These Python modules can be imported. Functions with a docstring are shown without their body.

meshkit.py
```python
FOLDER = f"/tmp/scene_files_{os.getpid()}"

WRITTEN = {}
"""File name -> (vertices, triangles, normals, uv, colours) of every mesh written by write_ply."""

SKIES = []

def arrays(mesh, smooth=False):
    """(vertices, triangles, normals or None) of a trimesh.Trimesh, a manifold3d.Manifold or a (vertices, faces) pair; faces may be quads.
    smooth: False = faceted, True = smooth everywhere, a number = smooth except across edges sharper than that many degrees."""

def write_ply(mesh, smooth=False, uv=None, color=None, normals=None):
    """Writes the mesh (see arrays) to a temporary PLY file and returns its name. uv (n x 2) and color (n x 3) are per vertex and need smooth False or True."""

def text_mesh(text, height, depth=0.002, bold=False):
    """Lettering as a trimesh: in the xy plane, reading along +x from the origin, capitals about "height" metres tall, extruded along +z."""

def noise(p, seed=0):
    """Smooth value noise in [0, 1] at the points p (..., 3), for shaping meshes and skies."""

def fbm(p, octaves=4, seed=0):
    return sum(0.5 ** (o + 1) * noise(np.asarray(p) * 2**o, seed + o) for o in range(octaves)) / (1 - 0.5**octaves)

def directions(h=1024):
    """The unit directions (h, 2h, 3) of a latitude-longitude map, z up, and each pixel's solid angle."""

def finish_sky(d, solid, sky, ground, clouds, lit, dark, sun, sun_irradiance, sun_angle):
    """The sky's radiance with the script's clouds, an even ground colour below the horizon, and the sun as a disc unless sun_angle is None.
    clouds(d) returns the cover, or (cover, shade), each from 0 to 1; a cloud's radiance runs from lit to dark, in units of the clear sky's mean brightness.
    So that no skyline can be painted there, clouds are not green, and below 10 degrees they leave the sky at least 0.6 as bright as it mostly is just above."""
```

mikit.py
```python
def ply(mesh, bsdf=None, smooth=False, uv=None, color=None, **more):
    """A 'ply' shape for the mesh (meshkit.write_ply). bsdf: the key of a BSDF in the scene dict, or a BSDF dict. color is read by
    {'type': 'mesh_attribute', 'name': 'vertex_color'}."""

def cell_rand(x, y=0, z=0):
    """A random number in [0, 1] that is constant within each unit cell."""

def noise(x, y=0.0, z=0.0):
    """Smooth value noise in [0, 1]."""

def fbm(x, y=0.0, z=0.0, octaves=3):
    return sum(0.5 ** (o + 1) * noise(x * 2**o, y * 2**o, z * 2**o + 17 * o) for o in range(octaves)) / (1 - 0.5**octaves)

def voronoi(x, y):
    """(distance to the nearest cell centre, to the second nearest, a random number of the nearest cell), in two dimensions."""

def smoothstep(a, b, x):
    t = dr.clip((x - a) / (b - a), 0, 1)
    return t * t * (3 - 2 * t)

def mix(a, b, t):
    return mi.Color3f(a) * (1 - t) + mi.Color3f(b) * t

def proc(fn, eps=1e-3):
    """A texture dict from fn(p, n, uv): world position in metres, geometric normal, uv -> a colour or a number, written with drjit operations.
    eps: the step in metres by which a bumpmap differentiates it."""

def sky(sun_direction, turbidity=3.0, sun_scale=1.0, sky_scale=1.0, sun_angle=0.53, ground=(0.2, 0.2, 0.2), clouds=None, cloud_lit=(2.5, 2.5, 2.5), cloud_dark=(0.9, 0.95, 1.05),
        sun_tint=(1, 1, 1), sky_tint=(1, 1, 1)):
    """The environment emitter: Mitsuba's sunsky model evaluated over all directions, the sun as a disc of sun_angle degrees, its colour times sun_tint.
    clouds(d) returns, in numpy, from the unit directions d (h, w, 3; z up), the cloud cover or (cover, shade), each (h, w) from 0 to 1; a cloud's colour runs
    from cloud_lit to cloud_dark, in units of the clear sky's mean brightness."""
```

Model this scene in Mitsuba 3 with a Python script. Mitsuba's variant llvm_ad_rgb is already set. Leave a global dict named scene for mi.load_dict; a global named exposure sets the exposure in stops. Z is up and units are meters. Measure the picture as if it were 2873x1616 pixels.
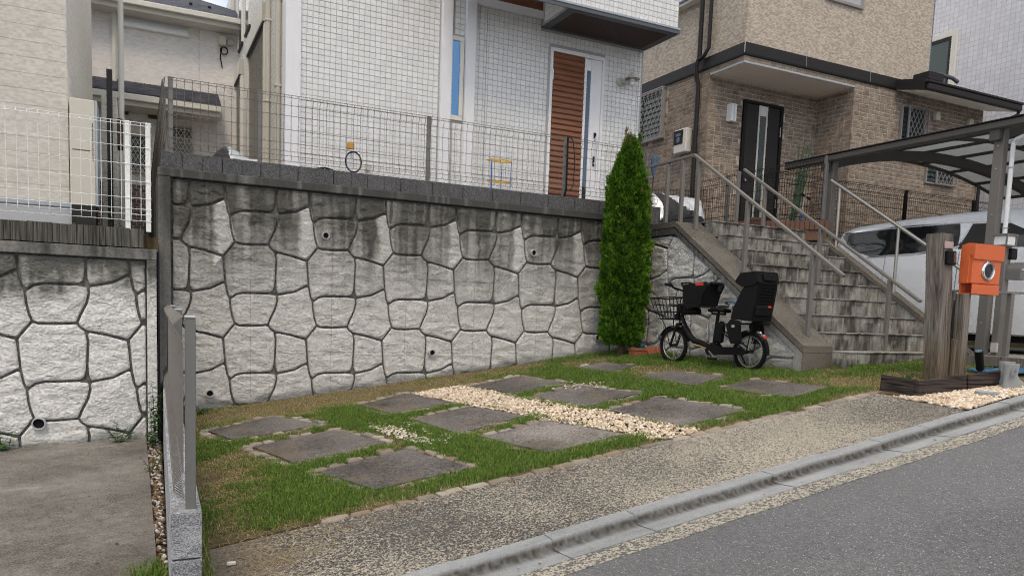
import math, numpy as np, trimesh, shapely
import drjit as dr, mitsuba as mi
import mikit, meshkit
from mikit import noise, fbm, voronoi, cell_rand, smoothstep, mix, proc
from scipy.spatial import Delaunay, ConvexHull
from shapely.geometry import Polygon, box as sbox, Point, LineString

T = mi.ScalarTransform4f
rng = np.random.default_rng(7)
scene, labels = {}, {}

# ---------------------------------------------------------------- camera, sky, exposure
scene['camera'] = {'type': 'perspective', 'fov': 67.42, 'fov_axis': 'x', 'near_clip': 0.05, 'far_clip': 400.0,
                   'principal_point_offset_y': -0.1665,
                   'to_world': T().look_at(origin=[0, 0, 0], target=[0.43827, 0.89366, -0.09635], up=[0.00839, 0.10313, 0.99463])}


def clouds(d):
    n = meshkit.fbm(d * np.array([3.0, 3.0, 6.0]) + 5.3, 4)
    cover = 0.35 + 0.65 * np.clip((n - 0.36) / 0.12, 0, 1)
    shade = np.clip((meshkit.fbm(d * 4.0 + 1.7, 3) - 0.35) / 0.4, 0, 1) * 0.45
    return cover, shade


scene['sky'] = mikit.sky([-0.30, -0.62, 0.95], turbidity=4.0, sun_scale=0.2, sun_angle=14, clouds=clouds,
                         cloud_lit=(2.5, 2.52, 2.56), cloud_dark=(1.5, 1.54, 1.6))
exposure = 2.27

# ---------------------------------------------------------------- the hillside: the sloping plane of garden, pavement and road
GA, GB, GC = -1.4972, 0.1325, 0.02


def gz(x, y):
    x = np.asarray(x, float)
    return GA + GB * x + GC * np.asarray(y, float) - 0.065 * np.clip(x - 6.8, 0, None)


def kf(x):          # front top edge of the kerb, along the road
    return 3.225 + 0.078 * np.asarray(x, float)


def cobl(x):        # line of edging setts between grass and pavement
    return 4.38 + 0.055 * np.asarray(x, float)


# ---------------------------------------------------------------- helpers
seen = {}


def num(key):
    n = seen.get(key, 0)
    seen[key] = n + 1
    return key if n == 0 else '%s_%03d' % (key, n)


def put(key, mesh, mat, smooth=False, label=None, kind=None, **kw):
    """One entry of the scene; a key that is taken gets a number."""
    key = num(key)
    scene[key] = mikit.ply(mesh, mat, smooth=smooth, **kw)
    if label or kind:
        labels[key] = {}
        if label:
            labels[key]['label'] = label
        if kind:
            labels[key]['kind'] = kind
    return key


def thing(name, label, cat, group=None, kind=None):
    key = num(name)
    labels[key] = {'label': label, 'category': cat}
    if group:
        labels[key]['group'] = group
    if kind:
        labels[key]['kind'] = kind
    return key


def one(name, mesh, mat, label, cat, smooth=False, group=None, kind=None, **kw):
    key = thing(name, label, cat, group, kind)
    scene[key] = mikit.ply(mesh, mat, smooth=smooth, **kw)
    return key


def setting(name, mesh, mat, smooth=False, label=None, **kw):
    key = num(name)
    scene[key] = mikit.ply(mesh, mat, smooth=smooth, **kw)
    labels[key] = {'kind': 'structure'}
    if label:
        labels[key]['label'] = label
    return key


def cat(ms):
    ms = [m if isinstance(m, tuple) else (np.asarray(m.vertices), np.asarray(m.faces)) for m in ms]
    vs, fs, at = [], [], 0
    for v, f in ms:
        f = np.asarray(f, int)
        if f.shape[1] == 4:
            f = np.vstack([f[:, [0, 1, 2]], f[:, [0, 2, 3]]])
        vs.append(np.asarray(v, float)); fs.append(f + at); at += len(v)
    return np.vstack(vs), np.vstack(fs)


_F6 = np.array([[0, 2, 3, 1], [4, 5, 7, 6], [0, 1, 5, 4], [2, 6, 7, 3], [0, 4, 6, 2], [1, 3, 7, 5]])


def _unit_chamfer():
    a, s = [], 0.8
    for x in (-1, 1):
        for y in (-1, 1):
            for z in (-1, 1):
                a += [(x, y * s, z * s), (x * s, y, z * s), (x * s, y * s, z)]
    a = np.array(a, float)
    h = ConvexHull(a)
    f = h.simplices.copy()
    for i, t in enumerate(f):
        n = np.cross(a[t[1]] - a[t[0]], a[t[2]] - a[t[0]])
        if n @ a[t].mean(0) < 0:
            f[i] = t[[0, 2, 1]]
    return a, f


_CH = _unit_chamfer()


def bx(x0, y0, z0, x1, y1, z1, b=0.0):
    """A box, with edges chamfered by b."""
    c = np.array([(x0 + x1) / 2, (y0 + y1) / 2, (z0 + z1) / 2]); h = np.abs(np.array([x1 - x0, y1 - y0, z1 - z0])) / 2
    if b <= 0:
        v = np.array([[x, y, z] for x in (-1, 1) for y in (-1, 1) for z in (-1, 1)], float) * h + c
        return v, np.vstack([_F6[:, [0, 1, 2]], _F6[:, [0, 2, 3]]])[:, ::-1]
    b = min(b, h.min() * 0.8)
    u = _CH[0]
    v = np.where(np.abs(u) > 0.9, np.sign(u) * h, np.sign(u) * (h - b)) + c
    return v, _CH[1]


def rot(m, ax, ang, at=(0, 0, 0)):
    v, f = m if isinstance(m, tuple) else (np.asarray(m.vertices), np.asarray(m.faces))
    ax = np.asarray(ax, float) / np.linalg.norm(ax); k = np.array([[0, -ax[2], ax[1]], [ax[2], 0, -ax[0]], [-ax[1], ax[0], 0]])
    R = np.eye(3) + math.sin(ang) * k + (1 - math.cos(ang)) * k @ k
    at = np.asarray(at, float)
    return (np.asarray(v) - at) @ R.T + at, f


def mv(m, d):
    v, f = m if isinstance(m, tuple) else (np.asarray(m.vertices), np.asarray(m.faces))
    return np.asarray(v) + np.asarray(d, float), f


def tube(pts, r, n=8, closed=False, caps=True):
    """A tube swept along a polyline."""
    p = np.asarray(pts, float)
    if closed:
        t = np.roll(p, -1, 0) - np.roll(p, 1, 0)
    else:
        t = np.gradient(p, axis=0)
    t /= np.linalg.norm(t, axis=1, keepdims=True) + 1e-12
    a = np.cross(t[0], [0, 0, 1.0] if abs(t[0][2]) < 0.9 else [1.0, 0, 0]); a /= np.linalg.norm(a)
    fr = []
    for i in range(len(p)):
        a = a - t[i] * (a @ t[i]); a /= np.linalg.norm(a) + 1e-12
        fr.append((a, np.cross(t[i], a)))
    r = np.broadcast_to(r, (len(p),))
    ang = np.arange(n) * 2 * np.pi / n
    v = np.vstack([p[i] + r[i] * (np.cos(ang)[:, None] * fr[i][0] + np.sin(ang)[:, None] * fr[i][1]) for i in range(len(p))])
    f = []
    m = len(p) if closed else len(p) - 1
    for i in range(m):
        j = (i + 1) % len(p)
        for k in range(n):
            l = (k + 1) % n
            f += [[i * n + k, i * n + l, j * n + l], [i * n + k, j * n + l, j * n + k]]
    if caps and not closed:
        c0, c1 = len(v), len(v) + 1
        v = np.vstack([v, p[0], p[-1]])
        for k in range(n):
            l = (k + 1) % n
            f += [[c0, l, k], [c1, (len(p) - 1) * n + k, (len(p) - 1) * n + l]]
    return v, np.array(f)


def bar(p, q, w, h=None, up=(0, 0, 1), b=0.0):
    """A rectangular bar from p to q, w wide sideways and h along up."""
    h = h or w
    p, q = np.asarray(p, float), np.asarray(q, float)
    d = q - p; L = np.linalg.norm(d); d /= L
    s = np.cross(d, up); s /= np.linalg.norm(s); u = np.cross(s, d)
    v, f = bx(0, -w / 2, -h / 2, L, w / 2, h / 2, b)
    return p + v[:, :1] * d + v[:, 1:2] * s + v[:, 2:] * u, f[:, ::-1] if np.linalg.det(np.array([d, s, u])) < 0 else f


def arc(c, r, a0, a1, n, u, v):
    a = np.linspace(a0, a1, n)
    return np.asarray(c, float) + r * (np.cos(a)[:, None] * np.asarray(u, float) + np.sin(a)[:, None] * np.asarray(v, float))


def revolve(prof, c=(0, 0, 0), n=24, axis=2):
    """Revolves (radius, height) pairs about an axis."""
    p = np.asarray(prof, float); a = np.arange(n) * 2 * np.pi / n
    v = np.stack([p[:, None, 0] * np.cos(a), p[:, None, 0] * np.sin(a), np.repeat(p[:, 1:2], n, 1)], -1).reshape(-1, 3)
    f = []
    for i in range(len(p) - 1):
        for k in range(n):
            l = (k + 1) % n
            f += [[i * n + k, i * n + l, (i + 1) * n + l], [i * n + k, (i + 1) * n + l, (i + 1) * n + k]]
    if axis == 0:
        v = v[:, [2, 0, 1]]
    if axis == 1:
        v = v[:, [1, 2, 0]]
    return v + np.asarray(c, float), np.array(f)


def prism(poly, d0, d1, plane='xz'):
    """Extrudes a 2-D outline between two coordinates of the third axis; plane names the two axes of the outline."""
    pg = poly if hasattr(poly, 'exterior') else Polygon(poly)
    m = trimesh.creation.extrude_polygon(pg, d1 - d0, engine='earcut')
    v, f = np.asarray(m.vertices), np.asarray(m.faces)
    o = np.zeros_like(v)
    i, j = 'xyz'.index(plane[0]), 'xyz'.index(plane[1]); k = 3 - i - j
    o[:, i], o[:, j], o[:, k] = v[:, 0], v[:, 1], v[:, 2] + d0
    if (i, j, k) not in ((0, 1, 2), (1, 2, 0), (2, 0, 1)):
        f = f[:, ::-1]
    return o, f


def sheet(poly, lift=0.0, thick=0.06, step=0.25, zf=gz, bump=0.0, seed=0):
    """A slab lying on the hillside, its top following the slope."""
    pg = poly if hasattr(poly, 'exterior') else Polygon(poly)
    x0, y0, x1, y1 = pg.bounds
    br = np.array(pg.exterior.segmentize(step).coords)[:-1]
    gx, gy = np.meshgrid(np.arange(x0, x1, step), np.arange(y0, y1, step))
    pt = np.stack([gx.ravel(), gy.ravel()], 1)
    pt = pt[shapely.contains_xy(pg.buffer(-step * 0.4), pt[:, 0], pt[:, 1])] if len(pt) else pt
    p = np.vstack([br, pt]) if len(pt) else br
    tri = Delaunay(p).simplices
    c = p[tri].mean(1)
    tri = tri[shapely.contains_xy(pg.buffer(1e-6), c[:, 0], c[:, 1])]
    e = np.cross(p[tri[:, 1]] - p[tri[:, 0]], p[tri[:, 2]] - p[tri[:, 0]])
    tri = np.where((e < 0)[:, None], tri[:, [0, 2, 1]], tri)
    z = zf(p[:, 0], p[:, 1]) + lift
    if bump:
        z = z + bump * (meshkit.fbm(np.stack([p[:, 0] * 2.2, p[:, 1] * 2.2, p[:, 0] * 0], 1), 3, seed) - 0.5)
    top = np.column_stack([p, z])
    nb = len(br)
    low = top[:nb] - [0, 0, thick]
    v = np.vstack([top, low]); o = len(top)
    k = np.arange(nb); l = (k + 1) % nb
    s = np.vstack([np.stack([k, o + k, o + l], 1), np.stack([k, o + l, l], 1)])
    if Polygon(br).exterior.is_ccw is False:
        s = s[:, ::-1]
    return v, np.vstack([tri, s])


def many(prefix, parts, mat, most=300, rest=None, smooth=False):
    """Alike pieces: the ones that show largest as entries of their own, the others as one part. parts: [(mesh, colour)]."""
    big = []
    for i, (m, c) in enumerate(parts):
        v = np.asarray(m[0]); d = v.max(0) - v.min(0); a = np.sort(d)[1] * np.sort(d)[2]
        big.append(a / max(0.1, (v.mean(0) ** 2).sum()))
    order = np.argsort(-np.array(big), kind='stable')
    for i in order[:most]:
        m, c = parts[i]
        put(prefix, m, mat, smooth=smooth, color=np.tile(c, (len(m[0]), 1)))
    left = [parts[i] for i in order[most:]]
    if left:
        col = np.vstack([np.tile(c, (len(m[0]), 1)) for m, c in left])
        put(rest or prefix + 's', cat([m for m, _ in left]), mat, smooth=smooth, color=col, kind='stuff')


# ---------------------------------------------------------------- materials
def plain(name, rgb, rough=0.75, metal=0.0, spec=0.35, **kw):
    scene[name] = {'type': 'twosided', 'bsdf': {'type': 'principled', 'base_color': {'type': 'rgb', 'value': list(rgb)}, 'roughness': rough, 'metallic': metal, 'specular': spec, **kw}}


def tex(name, fn, rough=0.85, spec=0.3, bump=None, scale=1.0, eps=2e-3, **kw):
    b = {'type': 'principled', 'base_color': proc(fn), 'roughness': rough, 'specular': spec, **kw}
    if bump is not None:
        b = {'type': 'bumpmap', 'bump': proc(bump, eps=eps), 'scale': scale, 'bsdf': b}
    scene[name] = {'type': 'twosided', 'bsdf': b}


def rgb(a):
    return mi.Color3f(*a)


scene['m_colour'] = {'type': 'twosided', 'bsdf': {'type': 'principled', 'base_color': {'type': 'mesh_attribute', 'name': 'vertex_color'}, 'roughness': 0.8, 'specular': 0.3}}
scene['m_glazed'] = {'type': 'twosided', 'bsdf': {'type': 'principled', 'base_color': {'type': 'mesh_attribute', 'name': 'vertex_color'}, 'roughness': 0.38, 'specular': 0.4}}
scene['m_leaf'] = {'type': 'principledthin', 'base_color': {'type': 'mesh_attribute', 'name': 'vertex_color'}, 'roughness': 0.55, 'diff_trans': 0.5, 'spec_trans': 0.0}

plain('m_white_paint', (0.74, 0.75, 0.78), 0.5)
plain('m_cream', (0.56, 0.54, 0.48), 0.6)
plain('m_cream_light', (0.66, 0.65, 0.60), 0.6)
plain('m_joint', (0.38, 0.38, 0.38), 0.9)
plain('m_grey_metal', (0.17, 0.168, 0.163), 0.42, 0.25)
plain('m_warm_metal', (0.185, 0.172, 0.16), 0.42, 0.2)
plain('m_mesh_grey', (0.13, 0.12, 0.11), 0.5)
plain('m_mesh_black', (0.010, 0.010, 0.011), 0.6, 0.0, 0.15)
plain('m_mesh_white', (0.78, 0.80, 0.80), 0.45)
plain('m_slate', (0.085, 0.098, 0.115), 0.5)
plain('m_slate_light', (0.36, 0.40, 0.45), 0.45)
plain('m_soffit_dark', (0.045, 0.028, 0.026), 0.6)
plain('m_dark_trim', (0.022, 0.021, 0.022), 0.5, 0.0, 0.25)
plain('m_black', (0.007, 0.007, 0.008), 0.5, 0.0, 0.2)
plain('m_rubber', (0.009, 0.009, 0.0095), 0.8, 0.0, 0.15)
plain('m_chrome', (0.75, 0.75, 0.77), 0.18, 1.0)
plain('m_steel', (0.42, 0.40, 0.37), 0.32, 0.85)
plain('m_alu', (0.55, 0.56, 0.58), 0.35, 0.7)
plain('m_orange', (0.62, 0.135, 0.045), 0.42)
plain('m_terracotta', (0.30, 0.10, 0.055), 0.85)
plain('m_terracotta_tile', (0.135, 0.073, 0.053), 0.8)
plain('m_pot', (0.12, 0.06, 0.045), 0.7)
plain('m_green_pole', (0.022, 0.06, 0.028), 0.5)
plain('m_red', (0.55, 0.04, 0.03), 0.3)
plain('m_blue_cloth', (0.09, 0.15, 0.24), 0.9)
plain('m_blue_mat', (0.035, 0.11, 0.19), 0.85)
plain('m_blue_grey', (0.10, 0.14, 0.21), 0.4)
plain('m_yellow', (0.72, 0.46, 0.06), 0.5)
plain('m_blue_wire', (0.05, 0.13, 0.42), 0.5)
plain('m_ochre', (0.50, 0.27, 0.06), 0.6)
plain('m_silver_cloth', (0.55, 0.57, 0.60), 0.36, 0.35)
plain('m_black_cloth', (0.022, 0.022, 0.026), 0.62)
plain('m_van', (0.88, 0.90, 0.93), 0.22, 0.12, clearcoat=0.8, clearcoat_gloss=0.95)
plain('m_tinted', (0.010, 0.012, 0.014), 0.04, 0.0, 0.6)
plain('m_glass_sky_tint', (0.10, 0.22, 0.42), 0.03, 0.85, 0.9)  # blue of the reflected sky is put into the base colour of this pane
plain('m_glass', (0.03, 0.045, 0.05), 0.05, 0.0, 0.6)
plain('m_curtain', (0.05, 0.075, 0.07), 0.25, 0.0, 0.5)
plain('m_lattice', (0.55, 0.52, 0.42), 0.5)
plain('m_lattice_grey', (0.30, 0.28, 0.27), 0.4, 0.2)
plain('m_boot', (0.26, 0.275, 0.285), 0.7)
plain('m_beige_box', (0.46, 0.45, 0.40), 0.5)
plain('m_poly_old', (0.20, 0.215, 0.215), 0.35, 0.0, 0.4)
plain('m_plate', (0.42, 0.33, 0.31), 0.5)
plain('m_soffit', (0.78, 0.76, 0.71), 0.8)
plain('m_stucco_plinth', (0.42, 0.44, 0.47), 0.9)
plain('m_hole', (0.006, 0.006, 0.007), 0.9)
plain('m_pvc', (0.40, 0.41, 0.42), 0.6)
plain('m_bark', (0.09, 0.06, 0.045), 0.95)
plain('m_plum_louvre', (0.155, 0.13, 0.125), 0.7)
plain('m_purple_grey', (0.10, 0.07, 0.08), 0.8)
scene['m_lens'] = {'type': 'twosided', 'bsdf': {'type': 'principled', 'base_color': {'type': 'rgb', 'value': [0.75, 0.77, 0.78]}, 'roughness': 0.15, 'specular': 0.5}}


def concrete(base, dark, amount, zt, zb, fx=9.0, patches=None, joints=False, ground=None):
    """Weathered concrete: grey, with the black run-off that starts under the coping at height zt and thins out at zb."""
    def fn(p, n, uv):
        h = p.x + p.y * 0.93
        g = fbm(h * 2.3, p.z * 2.3, 1.7, 3)
        fine = noise(h * 70, p.z * 70, p.y * 70)
        run = fbm(h * fx, p.z * 0.55, 4.1, 3)
        t = smoothstep(zb, zt, p.z + (g - 0.5) * 0.9)
        fine_run = noise(h * 31, p.z * 1.6)
        a = dr.clip(amount * t * (0.40 + 0.85 * run + 0.45 * fine_run) + 0.25 * (g - 0.45), 0, 1)
        if patches is not None:
            a = a * (1 - patches(p))
        c = mix(base, dark, a)
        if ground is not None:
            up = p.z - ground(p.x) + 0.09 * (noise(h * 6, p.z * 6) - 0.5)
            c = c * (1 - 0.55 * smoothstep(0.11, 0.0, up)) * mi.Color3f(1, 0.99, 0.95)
        if joints:
            sx, sz = (p.x - 1.137) / 0.9 + 20, (p.z + 0.571) / 0.893 + 20
            lx_, lz_ = dr.abs(sx - dr.round(sx)) * 0.9, dr.abs(sz - dr.round(sz)) * 0.893
            c = c * (1 - 0.5 * (1 - smoothstep(0.001, 0.0035, dr.minimum(lx_, lz_))))
        return c * (0.74 + 0.52 * fine) * (0.85 + 0.3 * g)
    return fn


PX, PZ = 0.90, 0.893          # the period of the cast stone pattern


def clean(x0, z0, power):
    """Where rain has washed the leaning stones clean: a strip with a sharp left edge along each one's right side."""
    def fn(p):
        s = (p.x - x0) / PX + 40.3
        u = (s - dr.floor(s) - 0.3) * PX
        v = p.z - z0
        wob = 0.055 * (noise(p.z * 7, p.x * 1.5) - 0.5) + 0.025 * (noise(p.z * 30, p.x * 3) - 0.5)
        left = smoothstep(-0.125 + wob, -0.065 + wob, u) * (0.72 + 0.5 * noise(p.x * 1.1 + 3, 2.0))
        right = 1 - smoothstep(-0.24 * v - 0.005, -0.24 * v + 0.02, u)
        ok = left * right * smoothstep(-0.62, -0.60, v - (u + 0.02) * 1.34) * (1 - smoothstep(-0.03, 0.0, v - u * 0.4))
        return ok * power
    return fn


def relief(p, n, uv):
    h = p.x + p.y * 0.93
    return 0.55 * fbm(h * 16 + 2 * noise(p.z * 9, h * 4), p.z * 30, 0.3, 3) + 0.3 * noise(h * 60, p.z * 75) + 0.15 * noise(h * 150, p.z * 150)


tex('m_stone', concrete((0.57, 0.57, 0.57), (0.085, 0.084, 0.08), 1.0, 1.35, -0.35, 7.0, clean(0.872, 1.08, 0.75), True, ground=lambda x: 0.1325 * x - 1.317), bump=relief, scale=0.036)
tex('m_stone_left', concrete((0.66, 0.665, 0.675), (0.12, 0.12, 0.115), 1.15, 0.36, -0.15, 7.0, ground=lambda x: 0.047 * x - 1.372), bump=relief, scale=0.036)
tex('m_frame', concrete((0.33, 0.325, 0.31), (0.06, 0.06, 0.058), 1.0, 1.4, -1.2, 12.0))
tex('m_mortar', lambda p, n, uv: rgb((0.115, 0.112, 0.106)) * (0.5 + 1.0 * noise((p.x + p.y) * 40, p.z * 40)))


def f_block(p, n, uv):
    h = p.x + p.y
    s = voronoi(h * 110, p.z * 110)[2]
    g = fbm(h * 6, p.z * 3, 2.0, 3)
    return mix((0.045, 0.046, 0.05), (0.20, 0.20, 0.205), s * s * 0.7 + 0.18 * g)


tex('m_dark_block', f_block, rough=0.9, bump=lambda p, n, uv: noise((p.x + p.y) * 130, p.z * 130, p.y * 20), scale=0.006)


def f_rib(p, n, uv):
    g = noise(p.x * 7, p.z * 2)
    w = noise(p.x * 150, p.z * 5)
    return mix((0.035, 0.034, 0.03), (0.155, 0.15, 0.135), dr.clip(w * 0.9 + 0.5 * (g - 0.4), 0, 1))


tex('m_rib_block', f_rib, rough=0.95, bump=lambda p, n, uv: noise(p.x * 130, p.z * 6), scale=0.01)


def f_granite(p, n, uv):
    s = noise(p.x * 230, p.y * 230, p.z * 230)
    g = fbm(p.x * 9, p.y * 9, p.z * 14, 3)
    return mix((0.10, 0.105, 0.115), (0.47, 0.48, 0.50), dr.clip(s * 1.25 - 0.45 + 0.85 * (g - 0.25), 0, 1))


tex('m_granite', f_granite, rough=0.85, bump=lambda p, n, uv: noise(p.x * 200, p.y * 200, p.z * 200), scale=0.004)


def f_asphalt(p, n, uv):
    s = noise(p.x * 190, p.y * 190)
    s2 = noise(p.x * 75 + 9, p.y * 75)
    g = fbm(p.x * 0.8, p.y * 1.8, 3.0, 4)
    light = smoothstep(0.86, 0.93, s) * 0.20
    c = mix((0.075, 0.075, 0.078), (0.19, 0.19, 0.195), dr.clip(0.55 * s + 0.35 * s2 + 0.5 * (g - 0.5), 0, 1))
    return c + mi.Color3f(light)


tex('m_asphalt', f_asphalt, rough=0.85, bump=lambda p, n, uv: noise(p.x * 160, p.y * 160), scale=0.006)


def f_pavement(p, n, uv):
    s = noise(p.x * 165, p.y * 165)
    s2 = noise(p.x * 95 + 5, p.y * 95)
    g = fbm(p.x * 1.3, p.y * 1.3, 0.4, 4)
    c = mix((0.052, 0.05, 0.048), (0.42, 0.375, 0.305), smoothstep(0.28, 0.80, 0.62 * s + 0.38 * s2 + 0.55 * (g - 0.5)))
    d = smoothstep(0.9, 0.45, p.x + 0.55 * (fbm(p.x * 4, p.y * 4, 7.0, 3) - 0.5)) * smoothstep(3.35, 3.8, p.y)
    soil = mix((0.09, 0.072, 0.055), (0.21, 0.175, 0.13), noise(p.x * 75, p.y * 75))
    return mix(c, soil, d * 0.85)


tex('m_pavement', f_pavement, rough=0.85, bump=lambda p, n, uv: noise(p.x * 130, p.y * 130), scale=0.006)


def f_slab(p, n, uv):
    s = noise(p.x * 150, p.y * 130)
    g = fbm(p.x * 1.7, p.y * 2.0, 1.0, 4)
    st = fbm(p.x * 13, p.y * 15, 5.0, 3)
    c = mix((0.085, 0.077, 0.068), (0.25, 0.232, 0.21), dr.clip(0.65 * s + 0.8 * (g - 0.5) + 0.5 * (st - 0.42), 0, 1))
    r = dr.sqrt(dr.square(p.x + 0.75) + dr.square(p.y - 5.2))
    scuff = smoothstep(0.04, 0.0, dr.abs(r - 1.35 + 0.10 * (g - 0.5))) * smoothstep(0.45, 0.62, noise(p.x * 5, p.y * 5)) * 0.35
    rub = smoothstep(0.54, 0.62, fbm(p.x * 5 + 3, p.y * 9, 8.0, 3)) * smoothstep(4.9, 4.5, p.y) * smoothstep(-0.30, -0.5, p.x)
    return mix(c, (0.36, 0.345, 0.32), dr.clip(rub * 0.7 + scuff, 0, 1))


tex('m_slab', f_slab, rough=0.92)


def f_paver(p, n, uv):
    s = noise(p.x * 120, p.y * 120)
    s2 = noise(p.x * 55, p.y * 75)
    g = fbm(p.x * 2.2, p.y * 2.2, 2.0, 3)
    worn = smoothstep(0.75, 0.0, dr.abs(p.x - 0.19 * (7.6 - p.y) - 2.85) - 0.15) * smoothstep(8.4, 4.9, p.y + 0.3 * p.x)
    c = mix((0.030, 0.026, 0.024), (0.165, 0.150, 0.139), dr.clip(0.65 * s + 0.5 * s2 - 0.05 + 1.0 * (g - 0.48), 0, 1))
    soil = smoothstep(0.60, 0.72, fbm(p.x * 3.7 + 2, p.y * 3.7, 6.0, 4)) * (0.4 + 0.6 * noise(p.x * 45, p.y * 45))
    return mix(c * (1 + 1.25 * worn), (0.15, 0.12, 0.08), soil * 0.6)


tex('m_paver', f_paver, rough=0.9, bump=lambda p, n, uv: noise(p.x * 140, p.y * 140), scale=0.006)
tex('m_soil', lambda p, n, uv: mix((0.035, 0.028, 0.018), (0.16, 0.125, 0.075), fbm(p.x * 9, p.y * 9, 0.0, 4) * 0.8 + 0.3 * noise(p.x * 70, p.y * 70)), rough=1.0, spec=0.0)


def f_kerb(p, n, uv):
    t = p.y - (3.225 + 0.078 * p.x)
    s = noise(p.x * 150, p.y * 150, p.z * 150)
    g = fbm(p.x * 2.5, p.y * 9, 0.5, 3)
    damp = smoothstep(0.004, -0.012, t) * smoothstep(-0.11, -0.02, t + 0.05 * (g - 0.5) + 0.02 * (s - 0.5))
    c = mix((0.16, 0.165, 0.17), (0.36, 0.37, 0.375), dr.clip(0.55 * s + 0.8 * (g - 0.22), 0, 1))
    return mix(c, (0.04, 0.034, 0.026), damp * (0.55 + 0.45 * noise(p.x * 60, p.z * 60)))


tex('m_kerb', f_kerb, rough=0.88)


def f_line(p, n, uv):
    w = 0.6 * fbm(p.x * 60, p.y * 90, 0.0, 3) + 0.4 * noise(p.x * 150, p.y * 150)
    return mix((0.10, 0.097, 0.09), (0.37, 0.34, 0.28), smoothstep(0.38, 0.62, w))


tex('m_line', f_line, rough=0.85)


def f_step(p, n, uv):
    h = p.x + p.y
    run = fbm(h * 22, p.z * 7, 1.0, 3)
    g = fbm(h * 5, p.z * 6, 3.0, 3)
    tile = cell_rand(dr.floor(h / 0.2), dr.floor(p.z / 0.192), 3)
    a = dr.clip(1.2 * (run - 0.42) + 1.1 * (g - 0.5) + 0.40 * (tile - 0.5) + 0.50, 0, 1)
    c = mix((0.36, 0.35, 0.32), (0.07, 0.064, 0.056), a)
    top = mix((0.24, 0.225, 0.195), (0.11, 0.10, 0.09), fbm(p.x * 14, p.y * 14, 0, 3))
    return mix(c, top, smoothstep(0.6, 0.9, n.z)) * (0.8 + 0.4 * noise(h * 90, p.z * 90))


tex('m_step', f_step, rough=0.92)
tex('m_coping', lambda p, n, uv: mix((0.05, 0.045, 0.038), (0.215, 0.195, 0.165), dr.clip(1.1 * noise(p.x * 190, p.y * 190, p.z * 190) - 0.3 + 0.9 * (fbm(p.x * 3, p.y * 3, p.z * 3, 3) - 0.35), 0, 1)), rough=0.95)


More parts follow.
